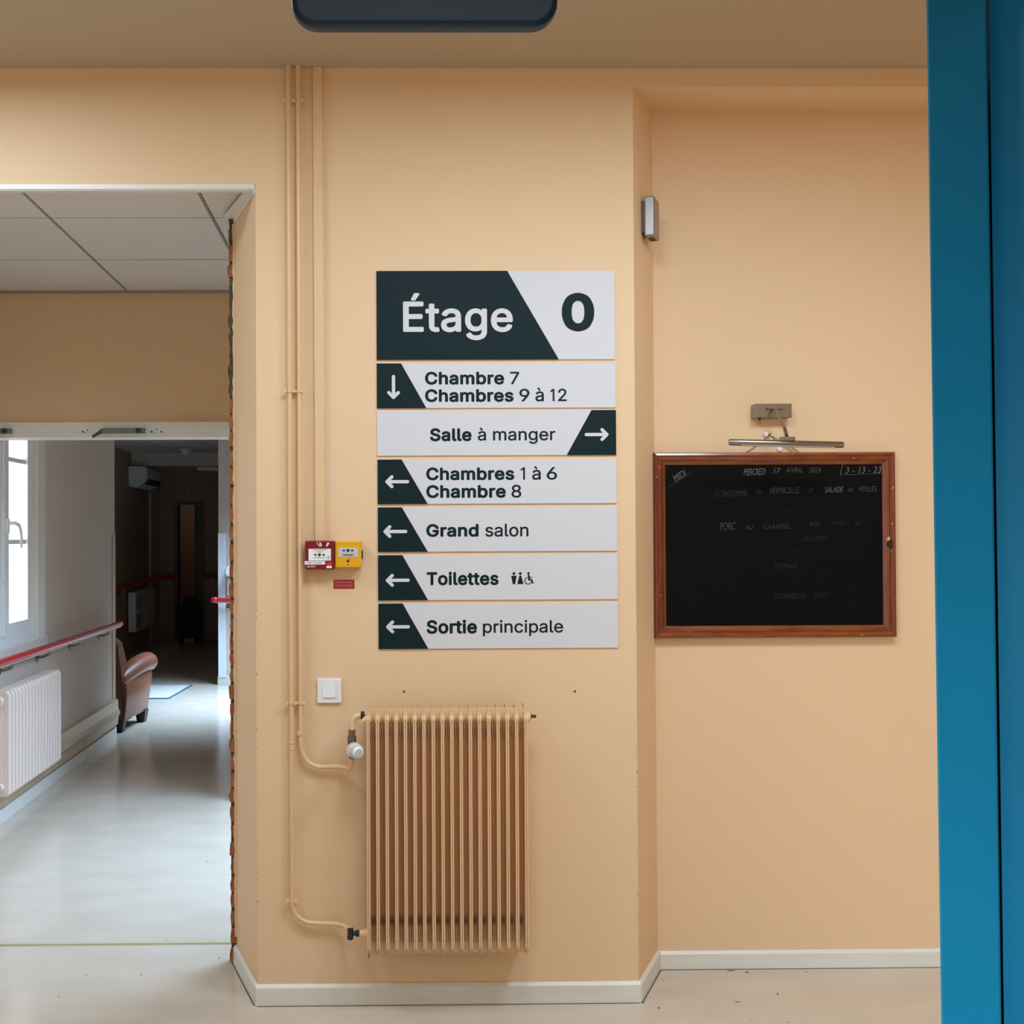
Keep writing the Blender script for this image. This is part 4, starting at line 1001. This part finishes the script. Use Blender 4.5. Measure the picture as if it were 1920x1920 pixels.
# fire alarm call points
def callpoints():
    D1 = .046
    Y = YW-D1
    a = atY(572, 1014, Y); b = atY(627, 1068, Y)
    t = thing('red_call_point', ((a.x+b.x)/2, YW, b.z), 'dark red manual fire alarm call point box', 'call point')
    MB().box(a.x, b.x, Y, YW, b.z, a.z).build('housing', M_red, t, bevel=.003)
    def T(px, py): p = atY(px, py, Y-.001); return p.x, p.z
    def rect(mb, x0, y0, x1, y1, y, d_=.001):
        p = T(x0, y0); q = T(x1, y1); mb.box(p[0], q[0], y-d_, y, q[1], p[1]); return mb
    ins = rect(MB(), 578.5, 1029, 620.5, 1051, Y).build('break_panel', M_plast, t)
    def txt(parent, s, x0, y0, x1, y1, m, y, bold=.01, nm='lettering'):
        mb = MB(); p = T(x0, y1); q = T(x1, y0); text_into(mb, s, p[0], q[0], p[1], q[1], y, bold=bold); return mb.build(nm, m, parent)
    txt(ins, 'ALARME INCENDIE', 586.5, 1029.8, 611.5, 1032.2, M_ink, Y-.0013, .0)
    txt(ins, 'BRISEZ ICI', 594, 1033.5, 605, 1036, M_ink, Y-.0013, 0)
    txt(ins, 'ICI EN APPUYANT', 588, 1044.5, 610, 1047, M_ink, Y-.0013, 0)
    txt(ins, 'CE', 612.5, 1042.5, 618.5, 1048.5, M_ink, Y-.0013, 0)
    def press(parent, cx, cy, yy):
        m = MB(); p = T(cx, cy); r_ = T(cx+2.8, cy)[0]-p[0]
        m.prism(disc_pts(p[0], p[1], yy, r_, n=18), (0, .0006, 0))
        for s in (-1, 1):
            f = lambda u, v: (T(cx+s*u, cy+v)[0], yy, T(cx+s*u, cy+v)[1])
            m.prism([f(5.2, 0), f(8, -2.6), f(8, -1.0), f(10.4, -1.0), f(10.4, 1.0), f(8, 1.0), f(8, 2.6)], (0, .0006, 0))
        m.build('press_symbol', M_ink, parent)
    press(ins, 599, 1040.2, Y-.0018)
    # flame and hand emblem
    m = MB(); f = lambda pl, yy: m.prism([(T(*c)[0], yy, T(*c)[1]) for c in pl], (0, .0006, 0))
    f([(599.5, 1015), (602.5, 1018.5), (603.8, 1022), (602.5, 1025), (599, 1025), (597.3, 1022), (598.5, 1019)], Y-.0008)
    for k in range(3): f([(594.5+k*.9, 1015.5+k*2.4), (596+k*.3, 1016.5+k*2.4), (594.2+k*.9, 1018.6+k*2.2), (593.4+k*.5, 1017.6+k*2.4)], Y-.0008)
    m.build('flame_emblem', M_plastg, t)
    m = MB(); p = T(615, 1019.5); m.prism(disc_pts(p[0], p[1], Y-.003, .0038, n=14), (0, .003, 0)); p = T(613, 1023); m.prism(disc_pts(p[0], p[1], Y-.003, .0030, n=14), (0, .003, 0)); m.build('indicator_lens', M_plast, t)
    lb = rect(MB(), 571.5, 1052, 609.5, 1058.5, Y, .0015).build('paper_strip', M_plast, t)
    txt(lb, 'ZONE  COULOIR 1', 575, 1053.4, 605, 1057.2, M_ink, Y-.0018, .0)
    txt(t, 'SÉCURITÉ', 575.5, 1060.3, 591, 1063.6, M_plast, Y-.0006, .02)
    tb = rect(MB(), 612, 1054, 622, 1061, Y, .002).build('tamper_tab', M_redb, t)
    rect(MB(), 612, 1061, 622, 1065.2, Y, .002).build('tab_label', M_plast, t)
    # yellow one
    D2 = .040; Y2 = YW-D2
    a = atY(628, 1014, Y2); b = atY(678, 1064, Y2)
    t2 = thing('yellow_call_point', ((a.x+b.x)/2, YW, b.z), 'yellow manual call point box with clear hinged cover', 'call point')
    MB().box(a.x, b.x, Y2, YW, b.z, a.z).build('housing', M_yellow, t2, bevel=.003)
    def T(px, py): p = atY(px, py, Y2-.001); return p.x, p.z
    i2 = rect(MB(), 634, 1026.5, 671.5, 1044.5, Y2).build('break_panel', M_plastg, t2)
    def press2(parent, cx, cy, yy):
        m = MB(); p = T(cx, cy); r_ = T(cx+2.8, cy)[0]-p[0]
        m.prism(disc_pts(p[0], p[1], yy, r_, n=18), (0, .0006, 0))
        for s in (-1, 1):
            f = lambda u, v: (T(cx+s*u, cy+v)[0], yy, T(cx+s*u, cy+v)[1])
            m.prism([f(5.2, 0), f(8, -2.6), f(8, -1.0), f(10.4, -1.0), f(10.4, 1.0), f(8, 1.0), f(8, 2.6)], (0, .0006, 0))
        m.build('press_symbol', M_ink, parent)
    press2(i2, 652.7, 1032, Y2-.0018)
    rect(MB(), 642.5, 1039, 662.5, 1042, Y2-.001, .0006).build('label_bar', M_green, i2)
    m = MB(); p = T(652.5, 1052.2); m.prism(disc_pts(p[0], p[1], Y2-.0008, .0042, n=16), (0, .0012, 0)); p = T(652.5, 1058.6); m.prism(disc_pts(p[0], p[1], Y2-.0008, .0020, n=12), (0, .0012, 0)); m.build('keyhole', M_ink, t2)
    m = MB(); p = T(653.5, 1049.5); m.tube([(p[0]-.002, Y2-.001, p[1]+.004), (p[0]+.003, Y2-.001, p[1]+.003), (p[0]+.006, Y2-.001, p[1]-.003)], .0006, 5); m.build('key_mark', M_green, t2)
    # hinged clear cover folded back on the right with dark hinge
    x0 = b.x; x1 = atY(684.5, 1040, YW-.02).x
    MB().box(x0, x0+.004, Y2+.006, YW-.008, b.z+.028, a.z-.032).build('hinge', M_ink, t2)
    cv = MB()
    for (p_, q_) in (((x0, Y2+.008, a.z-.002), (x1, YW-.012, a.z-.02)), ((x1, YW-.012, a.z-.02), (x1, YW-.012, b.z+.004)), ((x1, YW-.012, b.z+.004), (x0, Y2+.01, b.z+.006))):
        cv.tube([p_, q_], .0007, 6)
    cv.add([(x0, Y2+.008, a.z-.002), (x1, YW-.012, a.z-.02), (x1, YW-.012, b.z+.004), (x0, Y2+.01, b.z+.006)], [(0, 1, 2, 3)])
    cv.build('clear_cover', M_glass, t2)
    # small red label below
    p = atY(625.5, 1087, YW-.001); q = atY(664.5, 1103.5, YW-.001)
    t3 = thing('red_label', ((p.x+q.x)/2, YW, q.z), 'small engraved red label under the yellow call point', 'label')
    MB().box(p.x, q.x, YW-.0016, YW-.0001, q.z, p.z).build('plate', M_redl, t3)
    m = MB()
    for s, y0, y1 in (('DESENFUMAGE', 1089.3, 1093.6), ('CAGE D\'ESCALIER', 1096, 1100.6)):
        a_ = atY(629, y1, YW-.001); b_ = atY(660.5, y0, YW-.001); m = MB(); text_into(m, s, a_.x, b_.x, a_.z, b_.z, YW-.0020, bold=0); m.build('lettering', mat('faded_pink_ink', srgb(214, 140, 140), .5), t3)
callpoints()

# light switch
p = atY(595, 1272.5, YW-.008); q = atY(640, 1318, YW-.008)
t = thing('light_switch', ((p.x+q.x)/2, YW, q.z), 'square white light switch above the radiator valve', 'light switch')
MB().box(p.x, q.x, YW-.009, YW, q.z, p.z).build('cover_plate', M_plast, t, bevel=.002)
a = atY(604.5, 1284, YW-.01); b = atY(629.5, 1308, YW-.01)
MB().prism([(a.x, YW-.0088, a.z), (a.x, YW-.0105, a.z), (a.x, YW-.013, b.z), (a.x, YW-.0088, b.z)], (b.x-a.x, 0, 0)).build('rocker', M_plast, t, bevel=.0006)
MB().box(a.x-.0008, b.x+.0008, YW-.0093, YW-.0088, b.z-.0008, a.z+.0008).build('rocker_gap', M_plastg, t)
# two old screw holes in the wall
for px, lb in ((757.5, 'left dark screw hole in the wall above the radiator'), (1078, 'right dark screw hole in the wall beyond the radiator')):
    c = atY(px, 1296.5, YW)
    tag(MB().tube([(c.x, YW-.0015, c.z), (c.x, YW+.001, c.z)], [.0036, .0042], 10).build('screw_plug', M_brass), lb, 'screw')

# ------------------------------------------------------------------ blue doorway near the camera
YD = .98
def blue():
    xt = atY(1737, 20, YD).x; xb_ = atY(1759, 1910, YD).x
    zt = 2.14
    # jamb face (leans slightly): front face at YD
    et = atY(1736.5, 0, YD); eb = atY(1758.5, 1500, YD)
    def xe(z_): return eb.x+(et.x-eb.x)*(z_-eb.z)/(et.z-eb.z)
    g0 = atY(1850, 0, YD); g1 = atY(1878, 1900, YD)
    def xg(z_): return g1.x+(g0.x-g1.x)*(z_-g1.z)/(g0.z-g1.z)
    m = MB()
    f0 = [Vector((xe(0), YD, 0)), Vector((xg(0), YD, 0)), Vector((xg(2.15), YD, 2.15)), Vector((xe(2.15), YD, 2.15))]
    m.add(f0+[v+Vector((.085, .15, 0)) for v in f0], [(0, 1, 2, 3), (4, 5, 6, 7), (0, 1, 5, 4), (1, 2, 6, 5), (2, 3, 7, 6), (3, 0, 4, 7)])
    fr = struct(m, 'door_1', M_blue, bevel=.002)
    MB().box(-.60, .70, YD-.012, YD+.15, 2.135, 2.19).build('door_head', M_blue, fr)
    MB().box(-.62, -.50, YD, YD+.15, 0, 2.135).build('door_post', M_blue, fr)
    # leaf, opened towards the camera, hinged at the jamb
    a0 = xg(0)+.0004
    m = MB(); m.prism([(xg(0)+.0004, YD-.001, .008), (a0+.10, YD-.9, .008), (a0+.14, YD-.9, .008), (xg(0)+.044, YD-.004, .008)], (0, 0, 2.04))
    # shear the leaf with the jamb
    lf = m.build('door_leaf', M_blue2, fr, bevel=.002)
    for v in lf.data.vertices: v.co.x += xg(v.co.z)-xg(0)
    for zz in (.25, 1.05, 1.85):
        MB().tube([(xg(zz)+.002, YD-.012, zz-.05), (xg(zz)+.002, YD-.012, zz+.05)], .006, 10).build('hinge', M_blue2, fr, smooth=True) if zz > 1.9 else None
    return fr
blue()
# overhead door closer body
def closer():
    Yc = .90
    a = atY(546, 0, Yc); b = atY(1047, 58, Yc); zb_c = atY(800, 49, Yc).z
    t = thing('door_closer', ((a.x+b.x)/2, Yc, zb_c), 'slate blue overhead door closer housing cut by the top edge', 'door closer')
    r_ = .022; zt = 2.19; m = MB(); pl = []
    for cx_, cz_, s0 in ((b.x-r_, zt-r_, 0), (a.x+r_, zt-r_, PI/2), (a.x+r_, zb_c+r_, PI), (b.x-r_, zb_c+r_, 1.5*PI)):
        for i in range(9): pl.append((cx_+r_*math.cos(s0+i*PI/16), Yc, cz_+r_*math.sin(s0+i*PI/16)))
    m.prism(pl, (0, .016, 0)); m.build('housing', M_closer, t, bevel=.005, seg=3)
    MB().box(a.x+.05, b.x-.05, Yc+.012, YD-.01, 2.145, 2.18).build('fixing_bracket', M_closer, t)
closer()
